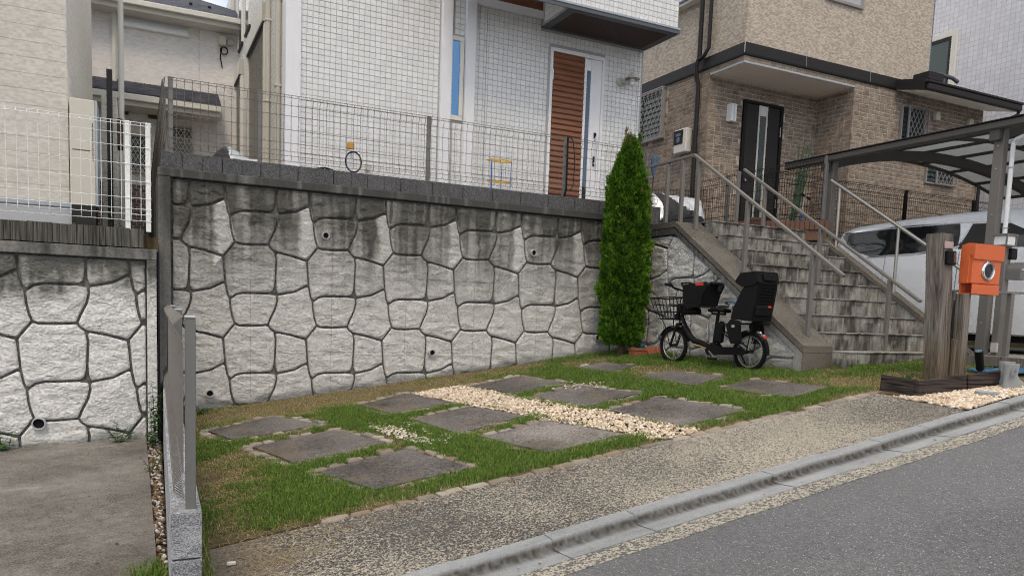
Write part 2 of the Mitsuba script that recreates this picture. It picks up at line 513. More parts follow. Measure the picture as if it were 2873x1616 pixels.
def f_wood(p, n, uv):
    y = p.z + 0.02 * noise(p.x * 9, p.z * 30)
    s = noise(p.x * 6, y * 130)
    b = fbm(p.x * 2.0, p.z * 12, 0.0, 3)
    return mix((0.14, 0.055, 0.03), (0.27, 0.122, 0.07), dr.clip(0.5 * s + 0.9 * (b - 0.25), 0, 1))


tex('m_door_wood', f_wood, rough=0.55)


def f_timber(p, n, uv):
    s = noise(p.x * 120, p.y * 120, p.z * 3)
    g = fbm(p.x * 12, p.y * 12, p.z * 1.5, 3)
    d = fbm(p.x * 30, p.y * 30, p.z * 1.0, 2)
    w = smoothstep(0.1, -0.45, p.z + 0.5 * (g - 0.5))
    c = mix((0.035, 0.029, 0.025), (0.225, 0.20, 0.178), dr.clip(0.9 * s - 0.2 + 1.1 * (g - 0.35) + 0.3 * d, 0, 1))
    return mix(c, mix((0.07, 0.055, 0.035), (0.22, 0.16, 0.09), s), w * 0.6)


tex('m_timber', f_timber, rough=0.92, bump=lambda p, n, uv: noise(p.x * 110, p.y * 110, p.z * 2.5), scale=0.008)
tex('m_dark_timber', lambda p, n, uv: mix((0.014, 0.011, 0.011), (0.075, 0.058, 0.052), noise((p.x + p.y) * 7, p.z * 110)), rough=0.8, bump=lambda p, n, uv: noise((p.x + p.y) * 8, p.z * 90), scale=0.012)


def f_siding(p, n, uv):
    h = p.x + p.y
    r = p.z / 0.024 + 0.8 * noise(h * 12, p.z * 14)
    row = dr.floor(r)
    k = noise(h * 24 + row * 7.3, row)
    return mix((0.30, 0.26, 0.215), (0.60, 0.53, 0.45), dr.clip(0.15 + 0.8 * k, 0, 1)) * (0.72 + 0.28 * smoothstep(0.0, 0.4, r - row))


tex('m_beige_siding', f_siding, rough=0.9)


def f_stucco(p, n, uv):
    return mix((0.68, 0.665, 0.665), (0.84, 0.825, 0.82), dr.clip(fbm((p.x + p.y) * 16, p.z * 46, 0, 3) * 1.5 - 0.25, 0, 1))


tex('m_stucco', f_stucco, rough=0.95)
tex('m_near_siding', lambda p, n, uv: mix((0.48, 0.46, 0.42), (0.64, 0.62, 0.57), dr.clip(fbm((p.x + p.y) * 26, p.z * 60, 0, 2) * 1.4 - 0.2, 0, 1)) * (1 - 0.35 * smoothstep(0.93, 0.97, p.z / 0.16 - dr.floor(p.z / 0.16))), rough=0.9)


def f_tile3(p, n, uv):
    y, z = p.y / 0.1, p.z / 0.1
    fy, fz = y - dr.floor(y), z - dr.floor(z)
    gap = dr.maximum(smoothstep(0.90, 0.95, fy), smoothstep(0.90, 0.95, fz))
    return mix(mix((0.60, 0.60, 0.64), (0.70, 0.70, 0.74), cell_rand(dr.floor(y), dr.floor(z), 5)), (0.40, 0.40, 0.44), gap)


tex('m_tile_wall', f_tile3, rough=0.5)


def f_tileside(p, n, uv):
    y, z = p.y / 0.15, p.z / 0.0742
    fy, fz = y - dr.floor(y), z - dr.floor(z)
    gap = dr.maximum(smoothstep(0.93, 0.96, fy), smoothstep(0.86, 0.92, fz))
    return mix((0.66, 0.67, 0.66), (0.30, 0.30, 0.31), gap)


tex('m_tile_side', f_tileside, rough=0.5)


def f_roof(p, n, uv):
    z = p.z / 0.055
    r = dr.floor(z)
    return mix((0.02, 0.022, 0.032), (0.06, 0.064, 0.085), noise(p.x * 9 + r * 5.7, r)) * (0.35 + 0.65 * smoothstep(0.0, 0.3, z - r))


tex('m_roof', f_roof, rough=0.6)
tex('m_brick_joint', lambda p, n, uv: rgb((0.50, 0.455, 0.395)) * (0.85 + 0.3 * noise(p.x * 30, p.z * 30, p.y * 30)))
tex('m_brick', lambda p, n, uv: mix((0.145, 0.115, 0.093), (0.335, 0.27, 0.215), dr.clip(0.55 * cell_rand(dr.floor((p.x + p.y) / 0.11), dr.floor(p.z / 0.082), 1) + 0.9 * (fbm((p.x + p.y) * 14, p.z * 18, 0.0, 3) - 0.25), 0, 1)), rough=0.85)
# ================================================================ the ground
def gbase(x, y):
    return gz(x, y) - 0.22


setting('ground', sheet(sbox(-40, -40, 60, 60), 0.0, 0.4, 6.0, gbase), 'm_soil')
X0, X1 = -12.0, 22.0
xs = np.linspace(X0, X1, 90)


def strip(f0, f1):
    return Polygon(list(zip(xs, f0(xs))) + list(zip(xs[::-1], f1(xs[::-1]))))


ROADZ = -0.034
setting('road', sheet(strip(lambda x: kf(x) - 9.0, lambda x: kf(x) - 0.206), ROADZ, 0.12, 0.5), 'm_asphalt')
put('road__edge_line', sheet(strip(lambda x: kf(x) - 0.348 + 0.008 * np.sin(x * 7.0) + 0.005 * np.sin(x * 19.0), lambda x: kf(x) - 0.210), ROADZ + 0.004, 0.003, 0.4), 'm_line', label='worn pale edge line along the gutter')
pave = strip(lambda x: kf(x) + 0.09, lambda x: cobl(x) - 0.03)
gravel_bed = Polygon([(5.90, 4.46), (5.97, 4.30), (6.47, 4.21), (6.80, 4.14), (7.6, 3.92), (7.6, 3.90), (5.80, 3.77)])
setting('pavement', sheet(pave.intersection(sbox(0.236, 0, 5.92, 9)).difference(gravel_bed), 0.0, 0.12, 0.2), 'm_pavement')
# kerb with its gutter: precast units set end to end
kerb = thing('kerb', 'grey concrete kerb with shallow gutter along the asphalt road', 'kerb', kind='structure')
JX = 1.919 + 0.5385 * np.arange(-6, 24)
prof = [(0.092, -0.16), (0.092, 0.003), (0.006, 0.003), (0.0, -0.003), (-0.022, -0.040), (-0.032, -0.044), (-0.04, -0.045), (-0.202, -0.030), (-0.202, -0.16)]
for i in range(len(JX) - 1):
    a, b = JX[i] + 0.0003, JX[i + 1] - 0.0003
    V = []
    for x in np.linspace(a, b, 3):
        for t, z in prof:
            y = kf(x) + t
            V.append((x, y, gz(x, y) + z + 0.0015 * ((i * 37) % 5 - 2)))
    n = len(prof); F = []
    for s in range(2):
        for k in range(n):
            l = (k + 1) % n
            F += [[s * n + k, (s + 1) * n + k, (s + 1) * n + l], [s * n + k, (s + 1) * n + l, s * n + l]]
    put('kerb__kerb_unit', (np.array(V), np.array(F)), 'm_kerb')
# the garden: soil under the grass
garden = Polygon([(0.25, 4.36)] + [(x, cobl(x)) for x in np.linspace(0.4, 5.9, 12)] + [(5.98, 4.36), (6.03, 4.75), (7.92, 4.6), (7.92, 5.2), (8.45, 5.2), (8.45, 5.72), (6.70, 5.90), (6.25, 5.90), (6.25, 8.97), (0.345, 8.97)])
setting('garden_soil', sheet(garden, 0.0, 0.12, 0.15, bump=0.03), 'm_soil', smooth=30)
beds = Polygon([(5.90, 4.46), (5.97, 4.30), (6.47, 4.21), (6.80, 4.14), (9.0, 3.95), (9.0, 3.99), (5.80, 3.77)])
setting('gravel_soil', sheet(Polygon([(5.92, 4.55), (6.0, 4.75), (7.9, 4.6), (9.2, 4.3), (9.2, 4.04), (5.92, 3.78)]).difference(garden.buffer(0.002)), -0.012, 0.1, 0.2), 'm_soil')
# parking slab on the left, in front of the lower wall
def slabz(x, y):
    return -1.395 + 0.047 * (np.asarray(x) + 0.5) + 0.022 * (np.asarray(y) - 8.16)


setting('parking_slab', sheet(Polygon([(-6, 3.36), (0.085, 3.5), (0.085, 4.8), (0.07, 8.15), (-6, 8.15)]), 0.0, 0.16, 0.5, slabz), 'm_slab')
# carport floor and the terrace of the upper houses
setting('carport_floor', sheet(Polygon([(7.92, 4.05), (22, 5.0), (22, 9.2), (8.60, 9.2), (8.60, 5.21), (7.925, 5.21)]), 0.0, 0.1, 0.8, lambda x, y: -0.295 + 0.0 * x), 'm_slab')
setting('terrace', cat([bx(0.36, 9.12, 0.6, 8.45, 24, 1.30), bx(8.45, 9.25, -0.3, 26, 24, 1.30)]), 'm_slab')
setting('lower_terrace', bx(-14, 8.3, -1.0, 0.19, 24, 0.56), 'm_soil')

# ================================================================ cast stone pattern
STONES = {
    'A': [(0, 0), (.023, -.13), (.047, -.192), (.057, -.298), (.073, -.383), (.099, -.462), (.04, -.54), (-.02, -.62), (-.203, -.575), (-.378, -.542), (-.421, -.511), (-.449, -.469), (-.422, -.396), (-.369, -.282), (-.348, -.193), (-.354, -.127), (-.153, -.082), (-.043, -.022)],
    'B': [(.047, -.192), (.113, -.138), (.186, -.119), (.321, -.117), (.459, -.113), (.551, -.127), (.557, -.193), (.536, -.282), (.483, -.396), (.456, -.469), (.271, -.482), (.145, -.48), (.099, -.462), (.073, -.383), (.057, -.298)],
    'C': [(.099, -.462), (.145, -.48), (.271, -.482), (.456, -.469), (.484, -.511), (.527, -.542), (.544, -.635), (.535, -.857), (.53, -.92), (.515, -.98), (.48, -1.005), (.43, -1.009), (.321, -1.012), (.186, -1.014), (.113, -1.033), (.047, -1.087), (.023, -1.025), (0, -.895), (-.013, -.726), (-.02, -.62), (.04, -.54)],
    'D': [(.527, -.542), (.702, -.575), (.88, -.625), (.892, -.726), (.905, -.895), (.862, -.917), (.752, -.977), (.56, -1.02), (.537, -.95), (.535, -.857), (.544, -.635)],
}


def stone_mesh(pg, to3, groove=0.0115, step=0.020, depth=0.032, seed=0):
    """One stone of the pattern: a rough pillow inside its outline. to3(u, v, out) places it, out being the distance in front of the wall."""
    q = pg.buffer(-groove - 0.018).buffer(0.018)
    if q.is_empty or q.area < 0.002:
        return None
    if q.geom_type != 'Polygon':
        q = max(q.geoms, key=lambda g: g.area)
    br = np.array(q.exterior.segmentize(step).coords)[:-1]
    in1 = q.buffer(-0.008)
    x0, y0, x1, y1 = q.bounds
    r = np.random.default_rng(seed)
    gx, gy = np.meshgrid(np.arange(x0, x1, step), np.arange(y0, y1, step))
    pt = np.stack([gx.ravel(), gy.ravel()], 1) + r.uniform(-.3, .3, (gx.size, 2)) * step
    if in1.is_empty:
        return None
    pt = pt[shapely.contains_xy(in1, pt[:, 0], pt[:, 1])]
    p = np.vstack([br, pt])
    tri = Delaunay(p).simplices
    c = p[tri].mean(1)
    tri = tri[shapely.contains_xy(q, c[:, 0], c[:, 1])]
    e = np.cross(p[tri[:, 1]] - p[tri[:, 0]], p[tri[:, 2]] - p[tri[:, 0]])
    tri = np.where((e < 0)[:, None], tri[:, [0, 2, 1]], tri)
    d = shapely.distance(q.exterior, shapely.points(p))
    k = np.clip(d / 0.022, 0, 1)
    w = p + 0.05 * (meshkit.noise(np.column_stack([p * 6, p[:, 0] * 0 + seed])) - 0.5)[:, None]
    rough = meshkit.fbm(np.column_stack([w[:, 0] * 9, w[:, 1] * 15, p[:, 0] * 0 + seed * 3.7]), 3, seed)
    ridge = np.abs(meshkit.noise(np.column_stack([w[:, 0] * 7 + w[:, 1] * 5, w[:, 1] * 11, p[:, 0] * 0 + seed])) - 0.5)
    out = -0.009 * (1 - k) ** 2 + k * (0.034 * (rough - 0.5) - 0.030 * ridge) + 0.006
    low = -np.full(len(br), depth)
    P = np.vstack([np.column_stack([p, out]), np.column_stack([br + 0.0, low])])
    nb, o = len(br), len(p)
    a = np.arange(nb); b = (a + 1) % nb
    side = np.vstack([np.stack([a, o + a, o + b], 1), np.stack([a, o + b, b], 1)])
    if not q.exterior.is_ccw:
        side = side[:, ::-1]
    return to3(P), np.vstack([tri, side])


def stone_field(prefix, clip, u0, v0, to3, mat, seed):
    """Fills an outline of the wall with the repeating stones."""
    cx0, cy0, cx1, cy1 = clip.bounds
    sx, sz = 0.90 / 0.905, 0.893 / 0.895
    for r in range(-2, 5):
        for c in range(-3, 9):
            for name, poly in STONES.items():
                q = Polygon([(u0 + c * PX + x * sx, v0 - r * PZ + y * sz) for x, y in poly]).intersection(clip)
                if q.is_empty or q.area < 0.006:
                    continue
                if q.geom_type != 'Polygon':
                    q = max(q.geoms, key=lambda g: g.area)
                m = stone_mesh(q, to3, seed=seed)
                seed += 1
                if m is not None:
                    put(prefix + '__stone', m, mat, smooth=True)


# ---------------------------------------------------------------- the main retaining wall
WY = 9.0
wall = thing('retaining_wall', 'long grey retaining wall cast with large rounded stones below the white tiled house', 'retaining wall')
put(wall + '__backing', bx(0.30, WY + 0.034, -1.7, 6.46, WY + 0.24, 1.30), 'm_mortar')
stone_field(wall, sbox(0.337, -1.55, 6.40, 1.243), 0.872, 1.08, lambda P: np.column_stack([P[:, 0], WY - P[:, 2] + 0.004, P[:, 1]]), 'm_stone', 100)
put(wall + '__top_beam', bx(0.205, WY - 0.035, 1.247, 6.62, WY + 0.25, 1.337, 0.008), 'm_frame', label='dark stained concrete beam along the top of the wall')
put(wall + '__pilaster', bx(0.207, WY - 0.033, -1.7, 0.325, WY + 0.25, 1.246, 0.006), 'm_frame')
put(wall + '__side_wall', bx(0.21, WY + .251, -1.7, 0.355, 20, 1.337), 'm_frame')
put(wall + '__pilaster', bx(6.41, WY - 0.033, -1.7, 6.60, WY + 0.25, 1.246, 0.006), 'm_frame')
for k in range(32):
    x = 0.243 + 0.2 * k
    w = 0.198 if k % 2 else 0.192
    put(wall + '__cap_block', bx(x - (0 if k else 0.0), WY - 0.002 + 0.0015 * ((k * 7) % 3), 1.338, x + w, WY + 0.118, 1.507, 0.003), 'm_dark_block')


def drain(prefix, x, y, z, r=0.042):
    ring = revolve([(r, -0.03), (r, 0.12), (r - 0.009, 0.12), (r - 0.009, -0.03), (r, -0.03)], (x, y - 0.005, z), 24, 1)
    put(prefix + '__drain_pipe', ring, 'm_pvc', smooth=40)
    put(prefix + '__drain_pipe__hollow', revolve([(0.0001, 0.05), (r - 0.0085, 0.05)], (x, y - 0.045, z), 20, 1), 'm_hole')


for x, z in ((1.95, 0.76), (4.64, 0.74), (3.28, -0.57), (5.68, -0.34), (0.71, -1.04)):
    seen_n = seen.get(wall + '__drain_pipe', 0)
    k = num(wall + '__drain_pipe')
    scene[k] = mikit.ply(revolve([(0.042, -0.03), (0.042, 0.03), (0.033, 0.03), (0.033, -0.03), (0.042, -0.03)], (x, WY - 0.022, z), 24, 1), 'm_pvc', smooth=40)
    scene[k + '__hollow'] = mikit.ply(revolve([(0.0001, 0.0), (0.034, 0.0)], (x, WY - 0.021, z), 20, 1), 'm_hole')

# ---------------------------------------------------------------- the lower wall on the left
LY = 8.16
lw = thing('retaining_wall', 'pale lower retaining wall of cast stones beside the parking slab', 'retaining wall')
put(lw + '__backing', bx(-5.0, LY + 0.034, -1.8, 0.14, LY + 0.2, 0.36), 'm_mortar')
stone_field(lw, sbox(-4.6, -1.6, 0.083, 0.334), -0.055, 0.19, lambda P: np.column_stack([P[:, 0], LY - P[:, 2] + 0.004, P[:, 1]]), 'm_stone_left', 300)
put(lw + '__top_beam', bx(-5.0, LY - 0.03, 0.336, 0.172, LY + 0.22, 0.436, 0.006), 'm_frame')
put(lw + '__pilaster', bx(0.086, LY - 0.028, -1.8, 0.170, LY + 0.22, 0.335, 0.006), 'm_stone_left')
k = num(lw + '__drain_pipe')
scene[k] = mikit.ply(revolve([(0.057, -0.03), (0.057, 0.03), (0.046, 0.03), (0.046, -0.03), (0.057, -0.03)], (-0.818, LY - 0.02, -1.201), 24, 1), 'm_pvc', smooth=40)
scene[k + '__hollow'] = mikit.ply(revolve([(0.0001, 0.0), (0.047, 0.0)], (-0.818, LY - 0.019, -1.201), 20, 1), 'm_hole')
# ribbed cap blocks: split pieces of uneven width and depth
x = -4.99
r = np.random.default_rng(5)
while x < 0.05:
    w = float(r.uniform(0.045, 0.075))
    e = min(x + w, 0.06)
    if e - x > 0.012:
        put(lw + '__cap_block', bx(x + 0.0015, LY - 0.010 + float(r.uniform(-.006, .007)), 0.445, e - 0.0015, LY + 0.11, 0.622 + float(r.uniform(-.003, .003)), 0.003), 'm_rib_block')
    x = e if e > x else x + w
put(lw + '__gap_shade_strip', bx(0.178, LY - 0.01, -1.6, 0.196, LY + 0.55, 0.42), 'm_black')  # black strip standing in for the shade in the open gap between the walls

# ---------------------------------------------------------------- granite base wall with its mesh fence
base = thing('low_wall', 'low speckled granite block wall running towards the road', 'low wall')


def lx(y):
    return 0.119 + 0.0212 * (y - 3.42)


def along(m):
    v, f = m if isinstance(m, tuple) else (np.asarray(m.vertices), np.asarray(m.faces))
    v = np.array(v, float)
    v[:, 0] += lx(v[:, 1])
    return v, f


ys = 3.415 + 0.39 * np.arange(15)
for row, (z0, z1) in enumerate(((-1.66, -1.316), (-1.309, -1.105), (-1.098, -0.900))):
    off = 0.0 if row != 1 else -0.195
    for y in ys:
        a, b = max(y + off, 3.418), min(y + off + 0.387, 8.96)
        if b - a > 0.03:
            put(base + '__block', along(bx(0.0005 * ((row * 5) % 3), a, z0, 0.121, b, z1, 0.004)), 'm_granite')
put(base + '__post_pad', along(bx(0.030, 3.435, -0.91, 0.098, 3.56, -0.8985)), 'm_kerb')

fence = thing('mesh_fence', 'grey wire mesh fence with rolled top on the low granite wall', 'fence')
for y in (3.49, 5.45, 7.40):
    k = put(fence + '__post', along(bx(0.058, y - 0.02, -0.905, 0.100, y + 0.02, -0.088, 0.003)), 'm_grey_metal')
    kc = k + '__cap'
    scene[kc] = mikit.ply(along(bx(0.055, y - 0.024, -0.0875, 0.103, y + 0.024, -0.076, 0.003)), 'm_alu')


def mesh_profile(z0, z1, d, t=0.055):
    """A roll-top wire: bent out by d in two triangles at top and bottom. Returns (out, z)."""
    return [(0, z1), (d, z1 - t * 0.6), (d * 0.8, z1 - t * 1.1), (0, z1 - 2 * t), (0, z0 + 2 * t), (d, z0 + t), (d, z0 + t * 0.5), (0, z0)]


pr = mesh_profile(-0.84, -0.082, 0.036)
w = []
for y in np.arange(3.455, 8.93, 0.05):
    w.append(along(tube([(0.048 - o, y, z) for o, z in pr], 0.0028, 5, caps=False)))
for o, z in [pr[0], pr[1], pr[2], pr[3], pr[4], pr[5], pr[6], pr[7]] + [(0, -0.30), (0, -0.42), (0, -0.54)]:
    w.append(along(tube([(0.049 - o, 3.45, z), (0.049 - o, 6.0, z), (0.049 - o, 8.95, z)], 0.0026, 5)))
put(fence + '__wire_panel', cat(w), 'm_warm_metal', kind='stuff')

# ---------------------------------------------------------------- staircase
st = thing('staircase', 'weathered concrete block steps rising to the upper houses', 'staircase')
RZ, RUN, SY, SX0, SX1 = 0.1925, 0.273, 5.885, 6.665, 8.45
z0 = -0.50
tops = [-0.31 + RZ * k for k in range(9)]
for k, zt in enumerate(tops):
    y = SY - 0.19 + RUN * k if k else SY - 0.20
    y = 5.70 + RUN * k
    xr = SX1 if k < 3 else SX1 - 0.0
    nx = 6
    off = 0.1 * (k % 2)
    edges = [SX0] + [e for e in SX0 + off + 0.2 * np.arange(1, 10) if SX0 + 0.04 < e < xr - 0.04] + [xr]
    for i in range(len(edges) - 1):
        put(st + '__block', bx(edges[i] + 0.0035, y + 0.003 * ((i * 3 + k) % 3), zt - RZ - (0.35 if k == 0 else 0), edges[i + 1] - 0.0035, y + 0.19, zt - 0.016, 0.003), 'm_step')
    put(st + '__tread', bx(SX0, y - 0.014, zt - 0.0145, xr, y + RUN + 0.03 if k < 8 else y + 1.25, zt, 0.004), 'm_step')
put(st + '__core', prism([(5.9, -0.7), (5.9, -0.52), (5.9 + RUN * 8 + .1, 1.0), (9.4, 1.0), (9.4, -0.7)], SX0 + 0.02, SX1 - 0.02, 'yz'), 'm_mortar')
# left cheek wall: cast stones on its outer face, sloping cap
prof = Polygon([(5.905, -1.0), (5.905, -0.315), (8.14, 1.135), (8.97, 1.135), (8.97, -1.0)])
put(st + '__cheek_wall', prism(Polygon([(5.875, -1.0), (5.875, -0.333), (8.16, 1.13), (8.97, 1.13), (8.97, -1.0)]), 6.288, 6.662, 'yz'), 'm_frame')
inner = Polygon([(6.02, -1.0), (5.985, -0.335), (6.02, -0.315), (8.13, 1.045), (8.84, 1.045), (8.84, -1.0)])
q = Polygon([(5.8, -1.2), (5.8, -0.38), (8.15, 1.12), (9, 1.12), (9, -1.2)]).difference(inner)
put(st + '__cheek_wall__border', prism(Polygon([(5.876, -0.9), (5.876, -0.338), (8.158, 1.127), (8.96, 1.127), (8.96, -0.9)]).difference(inner.union(sbox(5.99, -2, 8.84, -0.5))), 6.243, 6.2875, 'yz'), 'm_frame')
sf = st + '__cheek_wall'
cx = inner.buffer(-0.006)
seed = 500
for r_ in range(-2, 4):
    for c_ in range(-3, 12):
        for name, poly in STONES.items():
            qq = Polygon([(-(9.18 - 0.0) + c_ * PX + x * 0.994, 0.60 - r_ * PZ + y) for x, y in poly])
            qq = shapely.affinity.scale(qq, -1, 1, origin=(0, 0)).intersection(cx)
            if qq.is_empty or qq.area < 0.006:
                continue
            if qq.geom_type != 'Polygon':
                qq = max(qq.geoms, key=lambda g: g.area)
            m = stone_mesh(qq, lambda P: np.column_stack([6.262 - P[:, 2], P[:, 0], P[:, 1]]), seed=seed, depth=0.027)
            seed += 1
            if m is not None:
                m = (m[0], m[1][:, ::-1])
                put(sf + '__stone', m, 'm_stone', smooth=True)


def slope_cap(x0, x1, pts, t):
    v = []
    up = [(y, z) for y, z in pts]
    dn = [(y, z - t) for y, z in pts]
    return prism(Polygon(up + dn[::-1]), x0, x1, 'yz')


put(st + '__cheek_cap', slope_cap(6.238, 6.668, [(5.862, -0.262), (8.13, 1.205), (9.0, 1.205)], 0.072), 'm_coping', label='sandy grey cap sloping down the left cheek wall')
put(st + '__cheek_end', bx(6.240, 5.863, -0.95, 6.666, 5.874, -0.34), 'm_coping')
# right cheek under its sloping cap
put(st + '__right_cheek', prism(Polygon([(5.42, -0.8), (5.42, -0.445), (7.90, 1.165), (9.12, 1.165), (9.12, -0.8)]), 8.455, 8.562, 'yz'), 'm_step')
put(st + '__cheek_cap', slope_cap(8.435, 8.571, [(5.36, -0.465), (5.40, -0.385), (7.93, 1.258), (9.11, 1.258)], 0.06), 'm_coping')
put(st + '__cheek_end', bx(8.44, 5.365, -0.7, 8.566, 5.418, -0.50), 'm_coping')

# ---------------------------------------------------------------- handrails
hr = thing('handrail', 'square grey handrail standing on the left cheek wall of the steps', 'handrail')
XA = 6.45
def cz(y):
    return -0.262 + (1.467 / 2.268) * (y - 5.862)
for y, zb in ((8.62, 1.205), (8.30, 1.205), (7.98, cz(7.98)), (7.05, cz(7.05)), (6.02, cz(6.02))):
    ztop = 2.028 if y > 8.1 else 2.05 - (2.05 - 0.468) / (8.08 - 5.60) * (8.08 - y) - 0.02
    put(hr + '__post', bx(XA - 0.023, y - 0.023, zb - 0.01, XA + 0.023, y + 0.023, ztop, 0.003), 'm_warm_metal')
put(hr + '__rail', bar((XA, 9.02, 2.045), (XA, 8.07, 2.055), 0.05, 0.032, b=0.004), 'm_warm_metal')
put(hr + '__rail', bar((XA, 8.085, 2.060), (XA, 5.60, 0.462), 0.05, 0.032, b=0.004), 'm_warm_metal')
hr = thing('handrail', 'square grey handrail rising from the middle of the steps', 'handrail')
XB = 7.62
for y, zb in ((5.98, -0.31), (7.02, 0.46), (8.02, 1.23), (8.55, 1.23)):
    zt = 0.25 + (2.06 - 0.25) / (8.45 - 5.58) * (y - 5.58)
    put(hr + '__post', bx(XB - 0.022, y - 0.022, zb - 0.01, XB + 0.022, y + 0.022, min(zt, 2.06) - 0.015, 0.003), 'm_warm_metal')
put(hr + '__rail', bar((XB, 8.45, 2.06), (XB, 5.58, 0.25), 0.045, 0.03, b=0.004), 'm_warm_metal')
hr = thing('handrail', 'round steel handrail above the right cheek wall, in front of the white car', 'handrail')
XC = 8.50
for y, zb in ((7.555, 1.0), (6.61, 0.39)):
    zt = 0.653 + (1.897 - 0.653) / (7.70 - 5.75) * (y - 5.75)
    k = put(hr + '__post', tube([(XC, y, zb), (XC, y, zt - 0.015)], 0.020, 14), 'm_steel', smooth=40)
put(hr + '__rail', tube([(XC, 7.715, 1.905), (XC, 7.70, 1.897), (XC, 5.75, 0.653), (XC, 5.68, 0.62)], 0.022, 14), 'm_steel', smooth=40)
# ================================================================ paving slabs with their borders of small setts
SLABS = [[(.6, 7.71), (1.22, 7.95), (1.54, 7.18), (.76, 7.08)], [(.87, 6.71), (1.57, 6.83), (1.84, 6.04), (1.08, 5.86)], [(1.17, 5.52), (1.88, 5.70), (2.09, 4.86), (1.39, 4.80)],
         [(2.09, 7.86), (2.67, 8.11), (2.87, 7.2), (2.21, 7.09)], [(2.29, 6.74), (2.91, 6.89), (3.14, 6.10), (2.41, 5.91)], [(2.52, 5.64), (3.18, 5.75), (3.42, 4.93), (2.70, 4.84)],
         [(3.39, 7.94), (4.02, 8.1), (4.22, 7.33), (3.53, 7.13)], [(3.61, 6.85), (4.23, 7.04), (4.43, 6.2), (3.72, 6.02)], [(3.81, 5.75), (4.48, 5.90), (4.60, 4.93), (3.87, 4.82)],
         [(4.82, 8.09), (5.28, 8.20), (5.38, 7.64), (4.92, 7.52)], [(4.99, 6.98), (5.42, 7.02), (5.60, 6.29), (5.04, 6.13)], [(5.14, 5.83), (5.66, 5.92), (5.83, 5.13), (5.25, 5.02)]]
SLAB_LABELS = ['dark grey paving slab in the grass nearest the foot of the fence and wall', 'dark grey paving slab in the middle of the row beside the mesh fence', 'dark grey paving slab nearest the camera, lowest in the photo',
               'grey paving slab at the wall end of the row left of the gravel strip', 'worn grey paving slab in the middle of the row left of the gravel strip', 'pale worn grey paving slab beside the gravel strip next to the pavement',
               'grey paving slab right of the gravel strip at its wall end', 'grey paving slab right of the gravel strip, middle of its row', 'grey paving slab right of the gravel strip next to the pavement',
               'dark paving slab in the grass in front of the conifer', 'dark paving slab in the grass in front of the bicycle', 'dark paving slab in the grass farthest right, in front of the steps']
BORDER = [1, 1, 1, 1, 1, 1, 1, 1, 1, .35, .25, .25]
SETT = [(0.25, 0.205, 0.165), (0.29, 0.25, 0.205), (0.20, 0.18, 0.155), (0.24, 0.185, 0.145), (0.31, 0.28, 0.24)]
slab_polys = []
for i, q in enumerate(SLABS):
    key = thing('paving_slab', SLAB_LABELS[i], 'paving slab', 'paving slabs set out in the garden')
    pg = Polygon(q).buffer(-0.03).buffer(0.03)
    if not pg.exterior.is_ccw:
        pg = shapely.geometry.polygon.orient(pg)
    slab_polys.append(pg)
    r = np.random.default_rng(40 + i)
    wob = np.array(pg.exterior.segmentize(0.07).coords)[:-1] + r.normal(0, .005, (len(np.array(pg.exterior.segmentize(0.07).coords)) - 1, 2))
    scene[key] = mikit.ply(sheet(Polygon(wob), 0.015, 0.07, 0.12, bump=0.01, seed=i), 'm_paver', smooth=30)
    ring = pg.buffer(0.062, join_style=2).exterior
    L = ring.length; s = 0.0
    while s < L - 0.04:
        w = float(r.uniform(0.095, 0.165)); e = min(s + w, L)
        p, p2 = np.array(ring.interpolate(s + 0.006).coords[0]), np.array(ring.interpolate(e - 0.006).coords[0])
        m_ = (p + p2) / 2
        if r.random() < (0.93 if BORDER[i] == 1 else BORDER[i]) and m_[1] > cobl(m_[0]) + 0.06:
            d = p2 - p; Ls = np.linalg.norm(d); ang = math.atan2(d[1], d[0])
            zz = float(gz(m_[0], m_[1])) + 0.005 + float(r.uniform(-.008, .012))
            h = 0.042 + float(r.uniform(-.006, .008))
            v, f = bx(-Ls / 2, -h, -0.05, Ls / 2, h, 0.012, 0.016)
            v = v + r.normal(0, 0.005, v.shape) * [1, 1, 0.6]
            m = mv(rot(rot((v, f), (0, 1, 0), -GB * math.cos(ang) + float(r.normal(0, .05))), (0, 0, 1), ang), (m_[0], m_[1], zz))
            c = np.array(SETT[int(r.integers(5))]) * float(r.uniform(.75, 1.12))
            put(key + '__sett', m, 'm_colour', color=np.tile(c, (len(v), 1)), smooth=True)
        s = e
# the line of setts between garden and pavement
r = np.random.default_rng(77)
x = 0.95
while x < 5.85:
    w = float(r.uniform(.12, .19))
    y = float(cobl(x + w / 2)); ang = 0.055
    v, f = bx(-w / 2 + .004, -0.047, -0.05, w / 2 - .004, 0.047, 0.004, 0.012)
    v = v + r.normal(0, 0.004, v.shape)
    c = np.array(SETT[int(r.integers(5))]) * float(r.uniform(.75, 1.1))
    if r.random() < .93:
        put('pavement__edging_sett', mv(rot(rot((v, f), (0, 1, 0), -GB), (0, 0, 1), ang + float(r.normal(0, .04))), (x + w / 2, y, float(gz(x + w / 2, y)) + .004)), 'm_colour', color=np.tile(c, (len(v), 1)), smooth=True)
    x += w

# ================================================================ gravel
ICO = trimesh.creation.icosphere(subdivisions=1, radius=1.0)
IV, IF = np.asarray(ICO.vertices), np.asarray(ICO.faces)
OV, OF = (lambda m: (np.asarray(m.vertices), np.asarray(m.faces)))(trimesh.creation.icosahedron())


